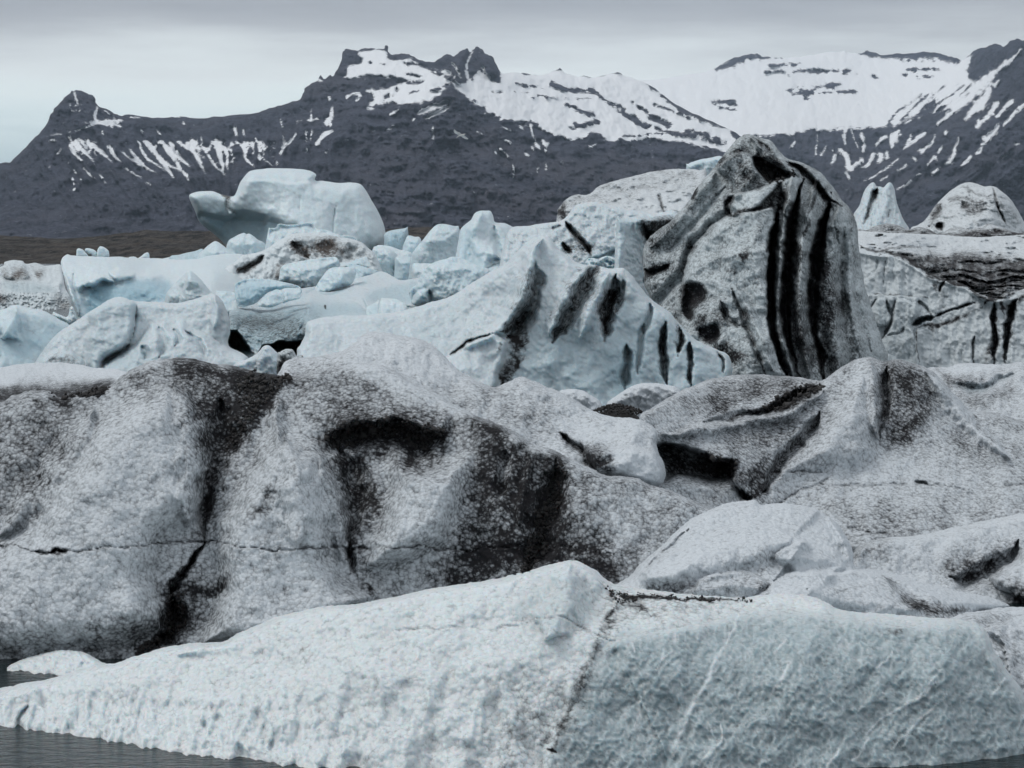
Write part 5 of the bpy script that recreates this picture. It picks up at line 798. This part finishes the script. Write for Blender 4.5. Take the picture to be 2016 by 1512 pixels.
    b.grit(S2([(115, 585), (145, 515), (230, 478), (430, 460), (565, 488), (668, 522), (698, 560), (640, 600), (520, 610), (420, 555), (300, 572), (220, 610), (150, 625)]), 900, .017).grit(S1([(1090, 175), (1250, 176), (1320, 186), (1240, 255), (1170, 330), (1060, 500), (1000, 540), (1080, 360)]), 700, .015).grit(S1([(235, 265), (350, 240), (485, 228), (470, 255), (340, 285), (240, 290)]), 320, .015).grit(S2([(1240, 680), (1300, 690), (1270, 860), (1220, 1010), (1180, 1180), (1060, 1230), (1120, 1040), (1190, 860)]), 900, .014).grit(S1([(760, 1180), (840, 1180), (820, 1330), (720, 1420), (620, 1440), (740, 1320)]), 500, .014)
    # right dark bay
    b.groove(S2([(1250, 670), (1230, 800), (1190, 960), (1150, 1100), (1110, 1240)]), [26, 36, 40, 42, 40], [.2, .3, .35, .3, .25]).dpoly(S2([(860, 490), (980, 520), (1040, 570), (1090, 660), (1160, 650), (1290, 675), (1330, 820), (1380, 1000), (1500, 1120), (1620, 1190), (1500, 1300), (700, 1300), (740, 1120), (800, 930), (850, 700)]), .62, 30)
    b.dirt(S2([(1265, 680), (1245, 800), (1200, 950), (1160, 1080), (1110, 1230)]), [14, 24, 28, 30, 36], [1., .95, .95, 1., 1.]).dirt(S2([(880, 500), (990, 540), (1010, 600)]), [14, 18, 10], [.6, .7, .3]).dirt(S2([(900, 1180), (1020, 1160), (1150, 1180)]), [22, 28, 24], [.6, .75, .9]).dirt(S2([(960, 1000), (1100, 1080)]), [14, 22], .5).dpoly(S2([(1180, 650), (1290, 670), (1290, 850), (1200, 1000), (1110, 1000), (1150, 800)]), .45, 14)
    b.ridge(S2([(1120, 640), (1090, 800), (1060, 1000)]), [7, 9, 8], .12).groove(S2([(1000, 620), (960, 850)]), [14, 20], .15)
    # darker left side, with the dark gap at the crest painted in
    b.dpoly(S1([(-200, 330), (60, 290), (300, 290), (420, 300), (340, 400), (210, 620), (100, 760), (-200, 900)]), .22, 30).dirt(S1([(230, 270), (340, 262), (480, 240)]), [8, 10, 8], 1.).dirt(S1([(150, 300), (230, 310), (330, 290)]), 12, .55).dpoly(S1([(560, 180), (850, 105), (880, 180), (700, 200), (560, 280)]), .18, 12).dpoly(S1([(0, 1300), (400, 1250), (700, 1300), (600, 1450), (0, 1450)]), .1, 30)
    # old waterline notch
    cr_ = S1([(-300, 960), (0, 955), (130, 965), (230, 980), (310, 976), (450, 962), (600, 950), (700, 942), (780, 926), (920, 929), (1080, 946), (1200, 968), (1350, 965), (1530, 960), (1650, 962)]) + S2([(190, 1105), (360, 1103), (530, 1100), (720, 1116), (900, 1108), (1060, 1104), (1200, 1100), (1330, 1106), (1450, 1122), (1600, 1140)])
    b.groove(cr_, 2.6, .07, dirt=.34).step(cr_, .05, 5, 60).groove(S1([(150, 968), (230, 980), (310, 976)]), 5, .15, dirt=.5)
    b.dnoise(45, .05).dnoise(18, .03, seed=5).noise(130, .12).noise(46, .025, dirt=.4).noise(18, .010).done()
    # lumps in the gap and the gravel
    for lab, ol, Y, d in (('left of two small white lumps showing behind the saddle, below the fluted berg', S3([(-20, 250), (0, 200), (40, 190), (90, 192), (130, 210), (180, 245), (200, 290), (60, 320), (-20, 310)]), 41, .0), ('right of two small white lumps, dusted grey, left of the ash-grey hill', S3([(200, 270), (240, 225), (300, 185), (350, 165), (400, 163), (470, 170), (520, 190), (540, 240), (460, 300), (300, 320)]), 38.5, .1)):
        q = Solid('ice_lump', lab, ol, [(0, 0, Y)], ICE_NEAR, step=2.2, r=16, R=.35, T=1.2, jit=1.2, drop=True, dirt=d); q.noise(24, .12).noise(9, .05, dirt=.3).done('ice lump')
    # right-hand ash hill with the arch
    out = S3([(380, 380), (350, 310), (420, 262), (500, 212), (580, 176), (680, 140), (830, 127), (950, 130), (1060, 140), (1140, 152), (1200, 110), (1280, 65), (1340, 48), (1390, 62), (1420, 70), (1480, 60), (1560, 84), (1620, 112), (1680, 170), (1740, 240), (1790, 278), (1880, 290), (1960, 310), (2016, 330), (2200, 400), (2440, 480), (2440, 1050), (1300, 1050), (900, 900), (650, 780), (440, 700), (400, 560), (395, 450)])
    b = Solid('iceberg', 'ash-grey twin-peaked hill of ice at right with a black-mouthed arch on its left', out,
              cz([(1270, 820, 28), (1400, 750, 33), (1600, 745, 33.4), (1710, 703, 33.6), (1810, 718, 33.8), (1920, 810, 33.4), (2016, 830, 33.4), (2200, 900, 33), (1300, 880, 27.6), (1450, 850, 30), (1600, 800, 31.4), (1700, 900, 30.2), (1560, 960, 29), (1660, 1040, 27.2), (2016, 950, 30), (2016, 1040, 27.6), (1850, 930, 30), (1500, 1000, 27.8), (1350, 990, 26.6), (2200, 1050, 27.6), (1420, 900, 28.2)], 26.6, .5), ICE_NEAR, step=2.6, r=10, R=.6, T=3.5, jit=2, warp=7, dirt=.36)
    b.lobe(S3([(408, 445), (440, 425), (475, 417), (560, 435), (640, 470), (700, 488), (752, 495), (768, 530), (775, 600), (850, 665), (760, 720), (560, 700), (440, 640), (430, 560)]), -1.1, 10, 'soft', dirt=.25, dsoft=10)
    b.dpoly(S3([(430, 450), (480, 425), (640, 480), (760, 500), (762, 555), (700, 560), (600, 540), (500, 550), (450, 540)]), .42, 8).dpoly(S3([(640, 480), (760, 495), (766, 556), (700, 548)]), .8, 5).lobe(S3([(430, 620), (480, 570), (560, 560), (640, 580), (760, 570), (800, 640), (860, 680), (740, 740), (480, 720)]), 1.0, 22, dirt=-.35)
    # bridge crest and the dirty trough with its black sliver
    b.ridge(S3([(1150, 190), (1000, 290), (880, 320), (700, 345), (560, 375), (450, 385)]), [10, 16, 18, 20, 22, 20], [.2, .35, .4, .4, .35, .3]).groove(S3([(1120, 170), (1000, 230), (900, 285), (780, 315), (620, 330)]), [8, 14, 14, 16, 14], .4)
    b.dpoly(S3([(885, 290), (920, 240), (1000, 200), (1075, 175), (1090, 160), (1138, 170), (1090, 215), (980, 275), (915, 297)]), 1., 5).dirt(S3([(900, 275), (800, 300), (700, 330)]), [9, 8, 5], .6).dpoly(S3([(540, 260), (640, 205), (850, 140), (1050, 150), (980, 210), (860, 240), (700, 275)]), .38, 14).dirt(S3([(640, 300), (760, 250), (900, 200)]), 10, .35).dpoly(S3([(700, 350), (900, 325), (1100, 240), (1150, 300), (1000, 440), (800, 480), (700, 430)]), .2, 18)
    b.grit(S3([(885, 292), (920, 240), (1000, 200), (1090, 158), (1140, 170), (1090, 218), (980, 278), (915, 298)]), 420, .018).grit(S3([(640, 480), (755, 497), (766, 556), (690, 560), (560, 540)]), 260, .016)
    # spurs
    b.lobe(S3([(1340, 55), (1375, 200), (1395, 380), (1410, 470), (1300, 545), (1100, 560), (930, 560), (1060, 420), (1150, 280), (1240, 140)]), .4, 55, 'soft', dirt=-.35).ridge(S3([(1345, 60), (1365, 200), (1385, 400)]), [12, 20, 22], .25).groove(S3([(1420, 90), (1410, 240), (1395, 400)]), [10, 18, 12], .35)
    b.dpoly(S3([(1395, 85), (1480, 70), (1560, 95), (1640, 200), (1610, 320), (1540, 400), (1450, 450), (1395, 420), (1385, 250)]), .40, 14).dirt(S3([(1580, 280), (1520, 360), (1480, 420)]), [14, 14, 8], .5).dirt(S3([(1430, 130), (1500, 150), (1500, 200)]), 22, .4).dirt(S3([(1405, 240), (1400, 330)]), 10, .4).ridge(S3([(1600, 110), (1700, 240), (1830, 390), (1960, 490)]), [14, 22, 26, 20], .3, dirt=-.4)
    b.dpoly(S3([(1700, 400), (1800, 420), (1880, 480), (1750, 480)]), .25, 16).dirt(S3([(1790, 290), (1850, 380), (1900, 440)]), [5, 8, 8], .3)
    b.groove(S3([(1130, 290), (1060, 400), (960, 510), (880, 640)]), [16, 22, 20, 16], .35).dirt(S3([(1130, 310), (1060, 410), (960, 510), (890, 600), (840, 670)]), [12, 22, 22, 24, 20], [.35, .5, .6, .6, .6]).dpoly(S3([(770, 560), (900, 480), (920, 560), (870, 660), (790, 650)]), .45, 14)
    # ledge cracks
    for pl in ([(900, 548), (1020, 542), (1160, 552)], [(930, 700), (1030, 645), (1130, 600), (1180, 560)], [(1130, 602), (1300, 606), (1450, 600), (1550, 597), (1600, 603), (1700, 612), (1810, 622)], [(1880, 606), (2016, 612), (2300, 610)], [(1240, 788), (1300, 800), (1360, 814), (1430, 820)]): b.groove(S3(pl), 2.6, .07, dirt=.34).step(S3(pl), .06, 5, 50)
    b.groove(S3([(1540, 585), (1600, 600)]), 5, .2, dirt=.5).dpoly(S3([(1180, 540), (1560, 520), (1600, 590), (1200, 600)]), -.3, 10).dpoly(S3([(1200, 700), (1500, 650), (1600, 750), (1450, 830)]), .14, 25).dpoly(S3([(950, 550), (1500, 480), (1900, 520), (2016, 600), (1500, 700), (1000, 640)]), -.25, 40)
    b.dnoise(40, .05).noise(120, .14).noise(40, .03, dirt=.4).noise(16, .012).done()
    # hollowed ridge behind the hill
    b = Solid('iceberg', 'grey ridge with a shadowed scoop-shaped hollow behind the ash hill at right edge', S3([(1540, 130), (1600, 98), (1650, 95), (1685, 96), (1720, 80), (1790, 76), (1880, 82), (1960, 78), (2016, 70), (2200, 62), (2440, 50), (2440, 560), (1700, 560), (1560, 300)]), cz([(1800, 724, 41), (1900, 716, 42), (2016, 712, 42), (2150, 705, 42), (1900, 800, 36), (2016, 830, 34.8), (2150, 850, 34.8)], 35, 0.5), ICE_NEAR, step=2.6, r=10, R=.5, T=2.5, jit=1.5, drop=True, dirt=.26)
    b.lobe(S3([(1700, 160), (1760, 145), (1840, 150), (1920, 120), (1985, 108), (1975, 145), (1900, 185), (1860, 215), (1790, 222), (1740, 205)]), -.5, 18, 'soft', dirt=.15, blue=.5).dpoly(S3([(1650, 110), (1760, 130), (1840, 150), (1720, 190), (1660, 140)]), .4, 10).dpoly(S3([(1740, 215), (1860, 222), (1950, 180), (1980, 200), (1860, 260), (1780, 260)]), .4, 12).dpoly(S3([(1680, 95), (1880, 85), (1880, 105), (1700, 112)]), -.6, 6).noise(40, .2).noise(14, .08, dirt=.4).done()
    # dark gravel heap
    # right mound with dirty hollow
    b = Solid('iceberg', 'white mound with a dirty hollow at the right edge, below the ash hill', S3([(1250, 960), (1290, 880), (1340, 850), (1440, 832), (1560, 822), (1660, 800), (1760, 778), (1850, 758), (1930, 745), (2016, 728), (2200, 700), (2440, 690), (2440, 1260), (1300, 1260)]), cz([(1680, 1070, 26.2), (1850, 1030, 27.6), (2016, 1012, 28), (2200, 1000, 28), (1700, 1150, 25.4), (1900, 1150, 25.5), (2016, 1188, 25.1), (2200, 1190, 25.1)], 25.1, 0.5), ICE_NEAR, step=2.6, r=16, R=.5, T=3, jit=2, drop=True, dirt=.16)
    b.groove(S3([(1990, 850), (1960, 920), (1860, 975), (1760, 1020), (1690, 1000)]), [12, 26, 32, 26, 14], .4).dpoly(S3([(1650, 970), (1700, 915), (1800, 885), (1900, 890), (1995, 850), (1965, 930), (1870, 990), (1760, 1035), (1690, 1015)]), .5, 18).dirt(S3([(1900, 930), (1830, 985), (1740, 1020)]), [16, 16, 8], .45).dpoly(S3([(1250, 860), (1400, 840), (1440, 870), (1300, 960)]), .3, 20)
    b.dpoly(S3([(1960, 1080), (2030, 1050), (2100, 1100), (1990, 1130)]), .6, 12).dpoly(S3([(1760, 1040), (1960, 1000), (2016, 1050), (1900, 1090)]), .25, 15).lobe(S3([(1860, 1010), (1960, 940), (2016, 880), (2300, 860), (2300, 1200), (1980, 1090)]), .4, 30, 'round').noise(60, .1).noise(24, .03, dirt=.4).noise(10, .012).done()
    # hummocky low berg
    out = S3([(230, 1060), (300, 1005), (350, 950), (400, 905), (470, 845), (560, 760), (640, 722), (720, 686), (800, 674), (850, 672), (880, 692), (915, 686), (960, 684), (1030, 690), (1120, 710), (1180, 748), (1220, 790), (1258, 850), (1280, 910), (1290, 960), (1400, 978), (1550, 1018), (1700, 1058), (1850, 1088), (1920, 1110), (1955, 1130), (1900, 1150), (1780, 1180), (1780, 1350), (300, 1350), (230, 1200)])
    b = Solid('iceberg', 'low hummocky white berg of rounded mounds between the front berg and the ash hill', out, cz([(1240, 1140, 21.6), (1480, 988, 24.4), (1650, 1050, 23.6), (1690, 1110, 22.8), (1850, 1150, 23.6), (1985, 1195, 24.9), (1450, 1070, 22.6), (1350, 1160, 20.8), (1600, 1160, 20.9), (1600, 1220, 20.2), (1850, 1220, 21.2), (1300, 1240, 20)], 20.4, 0.55), ICE_NEAR, step=2.6, r=14, R=.45, T=2.5, jit=2, warp=6, dirt=.14)
    b.step(S3([(330, 1000), (450, 920), (600, 850), (720, 800), (850, 776), (960, 790), (1060, 835), (1110, 885)]), .4, 10, 60).step(S3([(930, 930), (980, 880), (1060, 842), (1140, 875), (1200, 890), (1260, 950)]), .35, 10, 50).step(S3([(1120, 712), (1190, 790), (1230, 880), (1250, 960)]), -.25, 12, 50).groove(S3([(560, 800), (470, 880), (380, 960)]), [4, 5, 4], .1, dirt=.2)
    b.step(S3([(570, 1080), (620, 1015), (740, 985), (860, 1000), (915, 1035)]), .3, 8, 40).step(S3([(840, 1100), (960, 1012), (1060, 982), (1200, 986), (1330, 982), (1400, 1000), (1500, 1075), (1590, 1160)]), .5, 9, 60).groove(S3([(1400, 1000), (1480, 1070), (1560, 1150)]), [6, 8, 8], .2, dirt=.35)
    b.dpoly(S3([(380, 1040), (520, 1020), (600, 1050), (560, 1080), (400, 1080)]), .5, 12).dpoly(S3([(600, 1020), (740, 990), (880, 1010), (860, 1090), (620, 1090)]), .22, 14).dpoly(S3([(700, 960), (850, 880), (960, 900), (920, 980), (820, 990)]), .26, 20).dirt(S3([(860, 1060), (920, 1035)]), 12, .4).dpoly(S3([(1120, 1090), (1300, 1050), (1420, 1060), (1560, 1160), (1300, 1150)]), .18, 20).dpoly(S3([(1490, 1090), (1620, 1125), (1760, 1140), (1700, 1170), (1580, 1165)]), .7, 9).dirt(S3([(1180, 1065), (1290, 1050), (1370, 1040)]), 4, .4)
    for poly, a_ in (([(330, 1010), (450, 925), (600, 850), (720, 802), (850, 778), (960, 792), (1050, 830), (1000, 900), (880, 980), (600, 1040), (400, 1060)], .28), ([(940, 930), (985, 880), (1060, 842), (1140, 875), (1200, 892), (1265, 960), (1150, 990), (1000, 990)], .25), ([(580, 1090), (625, 1018), (740, 988), (860, 1003), (912, 1038), (850, 1100)], .22), ([(850, 1110), (960, 1015), (1060, 985), (1200, 990), (1330, 986), (1400, 1004), (1500, 1078), (1590, 1165), (1400, 1200), (1000, 1180)], .32), ([(1400, 990), (1550, 1024), (1700, 1062), (1850, 1092), (1940, 1125), (1800, 1165), (1620, 1150), (1500, 1075)], .3)): b.lobe(S3(poly), a_, 42, 'soft', dirt=-.3)
    b.noise(60, .07).noise(24, .02, dirt=.4).noise(10, .008).done()
    b = Solid('iceberg', 'small grey-white mound at the right edge, overlapping the clear front berg', S5([(1640, 330), (1740, 268), (1800, 250), (1900, 235), (2016, 228), (2200, 222), (2400, 230), (2400, 900), (2100, 900), (1900, 600)]), [(1860, 1250, 20.3), (2016, 1195, 21.6), (2200, 1195, 21.6), (1960, 1300, 19.8), (2030, 1420, 19.5), (2200, 1450, 19.4)], ICE_NEAR, step=2.6, r=14, R=.4, T=2.5, jit=2, drop=True, dirt=.16)
    b.step(S5([(1860, 330), (1890, 295), (1960, 290), (2016, 310), (2200, 330)]), .35, 9, 60).dpoly(S5([(1790, 270), (1900, 250), (1960, 280), (1860, 310)]), .25, 12).dpoly(S5([(1880, 360), (1960, 330), (2016, 420), (2016, 520), (1930, 460)]), .2, 16).noise(40, .08).noise(16, .025, dirt=.3).done()
    # little tongue of ice on the water
    b = Solid('ice_floe', 'small white tongue of ice lying on the water at lower left', S4([(-40, 455), (0, 442), (60, 408), (130, 385), (190, 370), (260, 366), (310, 378), (350, 400), (400, 430), (380, 480), (200, 520), (100, 512), (0, 496), (-40, 480)]), [(0, 1322, 21.05), (0, 1336, 20.8), (100, 1337, 20.75), (150, 1285, 21.15), (60, 1300, 21.2), (220, 1320, 20.7), (100, 1360, 20.5)], ICE_FRONT, step=2.4, r=8, R=.15, T=.8, jit=1.2, dirt=.06)
    b.noise(30, .08).noise(12, .06).done('ice floe')
    # the front berg
    out = S4([(-420, 560), (-200, 530), (0, 502), (100, 482), (200, 465), (300, 432), (360, 418), (420, 412), (480, 390), (600, 355), (680, 342), (740, 340), (800, 336), (850, 310), (920, 280), (1000, 245), (1080, 226), (1160, 210), (1280, 200), (1360, 186), (1420, 175), (1550, 145), (1680, 125), (1750, 115), (1830, 100), (1920, 84)]) + S5([(0, 105), (60, 95), (140, 68), (200, 52), (240, 47), (290, 56), (350, 90), (390, 125), (450, 145), (550, 160), (700, 178), (850, 188), (930, 190), (1000, 180), (1100, 177), (1180, 186), (1250, 215), (1290, 236), (1350, 245), (1450, 255), (1600, 264), (1720, 274), (1810, 286), (1850, 305), (1880, 345), (1900, 400), (1950, 470), (2000, 540), (2040, 640), (2070, 800), (2090, 1000), (1600, 1120), (0, 1120)]) + [(600, 1620), (300, 1600), (0, 1540), (-230, 1520)]
    b = Solid('iceberg', 'long clear-fronted berg across the foreground, white at left and glassy blue-grey at right', out,
              [(-200, 1400, 19.2), (0, 1355, 19.2), (200, 1315, 18.8), (430, 1268, 18.7), (640, 1190, 18.7), (1000, 1130, 18.6), (1115, 1105, 18.6), (1230, 1155, 18.7), (1470, 1178, 18.7), (1600, 1190, 18.6), (1900, 1225, 18.3), (1950, 1300, 17.9), (0, 1440, 18.5), (136, 1462, 18.1), (262, 1481, 17.75), (447, 1511, 17.24), (1000, 1512, 16.9), (1500, 1512, 17.), (2016, 1495, 17.5), (700, 1450, 17.25), (1300, 1260, 17.75), (1600, 1260, 17.75), (1300, 1400, 17.3), (1700, 1400, 17.35), (700, 1280, 17.9), (1000, 1250, 17.75), (300, 1380, 18.25), (-200, 1440, 18.8), (1900, 1280, 17.8)], ICE_FRONT, step=2.7, r=16, R=.4, T=3.2, jit=2.2, warp=7, dirt=.10)
    face = S5([(360, 390), (470, 345), (600, 330), (740, 305), (900, 265), (1100, 255), (1250, 262), (1450, 290), (1650, 300), (1820, 305), (1885, 400), (1960, 500), (2040, 640), (2060, 860), (2060, 1100), (150, 1100), (190, 820), (260, 620), (330, 480)])
    b.bpoly(face, .78, 30).bpoly(S5([(80, 160), (200, 110), (330, 140), (360, 260), (200, 330), (60, 300)]), .3, 30)
    b.step(S5([(340, 420), (420, 365), (560, 335), (760, 300), (900, 255), (1050, 248), (1250, 262), (1450, 292), (1700, 300), (1830, 310)]), .12, 12, 120)
    b.ridge(S4([(1900, 100), (1700, 170), (1400, 215), (1100, 260), (900, 320), (640, 390)]), [46, 70, 70, 60, 50, 30], .07).ridge(S5([(235, 60), (220, 200), (150, 350)]), [40, 60, 50], .2)
    # vertical scallops on the left nose
    sc_l = (1 - ss(b.x, 420, 900)) * ss(b.y, 1330, 1420); b.Y += sc_l * ((.08) * (1 - ridged(b.wx / 34 + b.y / 120, b.y / 260, 611, 2)) + .06 * fbm(b.wx / 16, b.wy / 40, 613, 3))
    sc_m = ss(b.x, 350, 700) * (1 - ss(b.x, 1000, 1200)) * ss(b.y, 1250, 1400); b.Y -= sc_m * .10 * fbm(b.wx / 60, b.wy / 130, 615, 3)
    b.groove(S4([(100, 560), (75, 610), (62, 665)]), [5, 7, 8], .1, dirt=.1).step(S4([(-60, 545), (0, 535), (60, 525), (150, 505)]), .2, 6, 40).groove(S4([(1400, 280), (1500, 290), (1640, 285), (1800, 290), (1900, 270)]), 3, .02, dirt=.16).groove(S5([(90, 275), (200, 270), (300, 310), (380, 350), (450, 360)]), 3, .03, dirt=.2)
    # dirt seam and thin black line on the deck
    b.dirt(S5([(420, 200), (390, 290), (340, 400), (290, 520), (235, 650), (175, 790)]), [18, 18, 18, 20, 18, 22], [.55, .4, .42, .45, .42, .6]).dpoly(S5([(0, 560), (180, 520), (300, 500), (200, 860), (-60, 860)]), .20, 40).dirt(S5([(380, 165), (460, 185), (560, 192), (720, 198), (930, 206)]), [5, 6, 5, 4, 4], [.7, 1., .9, .9, .7]).dirt(S5([(410, 210), (480, 215), (560, 260)]), 16, .5).dpoly(S5([(370, 150), (560, 170), (900, 190), (880, 230), (500, 300), (400, 330)]), .22, 14).dirt(S5([(150, 780), (200, 790)]), 5, .9).dpoly(S5([(1480, 300), (1560, 290), (1570, 320), (1490, 325)]), .3, 8)
    b.grit(S5([(385, 160), (470, 178), (700, 190), (930, 199), (930, 209), (700, 203), (560, 200), (440, 206), (390, 180)]), 420, .008)
    # pale veins in the clear face
    V_ = [([(905, 258), (870, 330), (800, 470), (740, 580), (690, 690), (640, 800)], [3, 6, 8, 9, 7, 9]), ([(1668, 500), (1600, 565), (1530, 625), (1450, 680), (1400, 725)], [3, 5, 6, 4, 2]), ([(1670, 520), (1560, 610)], [4, 5]), ([(1415, 745), (1380, 785), (1340, 832)], [4, 6, 3]), ([(1098, 450), (1070, 500), (1025, 572)], [6, 6, 3]), ([(830, 680), (830, 740), (790, 790), (755, 845)], [3, 5, 7, 3]), ([(795, 680), (800, 740)], [3, 2]), ([(1720, 570), (1640, 640), (1560, 720), (1500, 780)], [2, 4, 4, 2]), ([(528, 575), (510, 640), (490, 700)], [3, 4, 2]), ([(655, 340), (650, 365)], [3, 3]), ([(600, 400), (595, 440), (575, 485)], [4, 3, 2]), ([(640, 400), (600, 430)], [3, 3]), ([(1940, 500), (1900, 570)], [3, 4]), ([(1090, 350), (1050, 410)], [3, 3]), ([(1300, 780), (1240, 850)], [4, 6]), ([(480, 370), (490, 400)], [5, 3]), ([(1510, 390), (1440, 480)], [2, 3])]
    for pl, wd in V_:
        k, d, t, sd, W = b._stroke(S5(pl), np.array(wd) * 1.0); p = ss(1 - d / W); b.a_blue[k] *= 1 - .85 * p; b.Y[k] -= .006 * p
    # streaky, dimpled texture of the clear face
    u = b.x * .82 + b.y * .57; v = -b.x * .57 + b.y * .82; fm = ss((b.a_blue - .3) / .4)
    strk = fbm(u / 9, v / 70, 601, 3); cel = ridged(b.wx / 15, b.wy / 15, 604, 3)
    b.a_blue = np.clip(b.a_blue + fm * (strk * .16 - (cel - .62) * .75), 0, 1); b.Y -= fm * (.012 * strk + .012 * (cel - .6))
    b.noise(80, .07).noise(30, .011, dirt=.2).noise(11, .005).done()
near_bergs()

# ---- gravel heap, twig, gull
def gravel_heap():
    rnd = random.Random(4); V = []; Q = []
    c = at(1215, 812, 36.5); 
    for i in range(420):
        a = rnd.uniform(0, 2 * math.pi); q = math.sqrt(rnd.random()); x = q * math.cos(a) * .42; y = q * math.sin(a) * .5
        z = (1 - q * q) * .12 + rnd.uniform(-.02, .02); s_ = rnd.uniform(.012, .032); n0 = len(V)
        ax = [Vector((rnd.gauss(0, 1), rnd.gauss(0, 1), rnd.gauss(0, 1))).normalized() for _ in range(1)][0]
        u = ax.orthogonal().normalized(); v = ax.cross(u)
        p = Vector((c.x + x, c.y + y, c.z + z))
        V += [p + u * s_, p + v * s_ * .8, p - u * s_ * .9, p - v * s_, p + ax * s_ * .8, p - ax * s_ * .8]
        for k in range(4): Q += [(n0 + k, n0 + (k + 1) % 4, n0 + 4), (n0 + (k + 1) % 4, n0 + k, n0 + 5)]
    n0 = len(V); nr = 28                                  # sand body under the stones
    for j in range(6):
        for k in range(nr):
            q = 1.05 * (1 - j / 6); a = 2 * math.pi * k / nr
            V.append(Vector((c.x + q * math.cos(a) * .44, c.y + q * math.sin(a) * .55, c.z - .16 + (1 - q * q) * .24 if j else c.z - .9)))
    for j in range(5):
        for k in range(nr):
            a0, a1, b0, b1 = n0 + j * nr + k, n0 + j * nr + (k + 1) % nr, n0 + (j + 1) * nr + k, n0 + (j + 1) * nr + (k + 1) % nr
            Q += [(a0, a1, b1), (a0, b1, b0)]
    Q += [(n0 + 5 * nr, n0 + 5 * nr + k, n0 + 5 * nr + k + 1) for k in range(1, nr - 1)]
    o = mesh_obj('gravel_heap', [tuple(v) for v in V], Q, GRAVEL, origin=(c.x, c.y, c.z - .9), smooth=False)
    tag(o, 'heap of black gravel in the hollow between white ice lumps and the ash hill', 'gravel')
gravel_heap()
def flat_mat(name, c, r=.7):
    m, t, b, out, N = new_mat(name)
    n1 = N('ShaderNodeTexNoise', {'Scale': 14.0}).outputs['Fac']
    t.links.new(mixc(N, n1, tuple(x * .8 for x in c), c), b.inputs['Base Color']); b.inputs['Roughness'].default_value = r
    return m
def gull():
    C0 = at(907, 266, 205); W_, G_, D_ = flat_mat('white_feathers', (.72, .72, .70)), flat_mat('grey_feathers', (.68, .68, .68)), flat_mat('beak', (.5, .33, .08))
    k = 205 / F / 20.16                                   # metres per zoomed pixel of the close view
    def P(x, y, dy=0): return (C0.x + (x - 960) * k, C0.y + dy, C0.z - (y - 610) * k)
    secs = [(P(1150, 560), .012), (P(1125, 570), .045), (P(1090, 585), .062), (P(1050, 600), .075), (P(1000, 610), .10), (P(950, 615), .10), (P(900, 625), .075), (P(850, 660), .05), (P(795, 720), .02)]
    V = []; Q = []; n = 10
    for i, (c, r) in enumerate(secs):
        for j in range(n):
            a = 2 * math.pi * j / n; V.append((c[0], c[1] + r * math.cos(a) * (2.2 if i == len(secs) - 1 else 1), c[2] + r * math.sin(a)))
    for i in range(len(secs) - 1):
        for j in range(n): Q.append((i * n + j, i * n + (j + 1) % n, (i + 1) * n + (j + 1) % n, (i + 1) * n + j))
    o = mesh_obj('seagull', V, Q, W_, origin=C0)
    tag(o, 'white seagull gliding with spread wings in front of the dark mountain', 'bird')
    def wing(lead, trail, dys):
        V = []; Q = []; m = len(lead)
        for i in range(m):
            for x, y, o_ in ((*lead[i], 0), (*trail[i], .16)):
                for dz in (.012, -.012):
                    p = P(x, y, dys[i] + o_); V.append((p[0], p[1], p[2] + dz))
        for i in range(m - 1):
            a = i * 4; b_ = a + 4
            Q += [(a, b_, b_ + 2, a + 2), (a + 1, a + 3, b_ + 3, b_ + 1), (a, a + 1, b_ + 1, b_), (a + 2, b_ + 2, b_ + 3, a + 3)]
        mesh_obj('wing', V, Q, G_, origin=C0, parent=o)
    wing([(990, 580), (900, 500), (830, 490), (770, 445), (715, 395)], [(930, 625), (850, 590), (780, 555), (715, 535), (690, 440)], [0, -.12, -.25, -.4, -.55])
    wing([(1060, 590), (1120, 640), (1180, 690), (1235, 735), (1255, 745)], [(980, 640), (1040, 700), (1110, 735), (1180, 755), (1240, 752)], [0, .1, .2, .35, .5])
gull()
def twig():
    c = at(157, 1341, 19.05); V = []; Q = []
    pts = [(-.022, 0, .0), (-.008, .003, .012), (.004, .0, .02), (.014, -.003, .034)]; n = 6
    for i, p in enumerate(pts):
        r = [.004, .007, .006, .002][i]
        for j in range(n): a = 2 * math.pi * j / n; V.append((c.x + p[0], c.y + p[1] + r * math.cos(a), c.z + p[2] + r * math.sin(a)))
    for i in range(3):
        for j in range(n): Q.append((i * n + j, i * n + (j + 1) % n, (i + 1) * n + (j + 1) % n, (i + 1) * n + j))
    tag(mesh_obj('feather', V, Q, GRAVEL, origin=c), 'tiny dark speck of debris lying on the white left end of the front berg', 'debris')
twig()

# ------------------------------------------------------------------ haze
def haze():
    x0, x1, y0, y1, z0, z1 = -6500., 6500., -80., 10800., -6., 1250.
    V = [(x0, y0, z0), (x1, y0, z0), (x1, y1, z0), (x0, y1, z0), (x0, y0, z1), (x1, y0, z1), (x1, y1, z1), (x0, y1, z1)]
    Q = [(0, 3, 2, 1), (4, 5, 6, 7), (0, 1, 5, 4), (1, 2, 6, 5), (2, 3, 7, 6), (3, 0, 4, 7)]
    m = bpy.data.materials.new('haze'); m.use_nodes = True; t = m.node_tree; t.nodes.clear()
    o = t.nodes.new('ShaderNodeOutputMaterial'); v = t.nodes.new('ShaderNodeVolumePrincipled')
    v.inputs['Color'].default_value = (.66, .83, 1.0, 1); v.inputs['Density'].default_value = 3.0e-5; v.inputs['Anisotropy'].default_value = .2
    t.links.new(v.outputs[0], o.inputs['Volume'])
    tag(mesh_obj('haze', V, Q, m, smooth=False), kind='stuff')
haze()
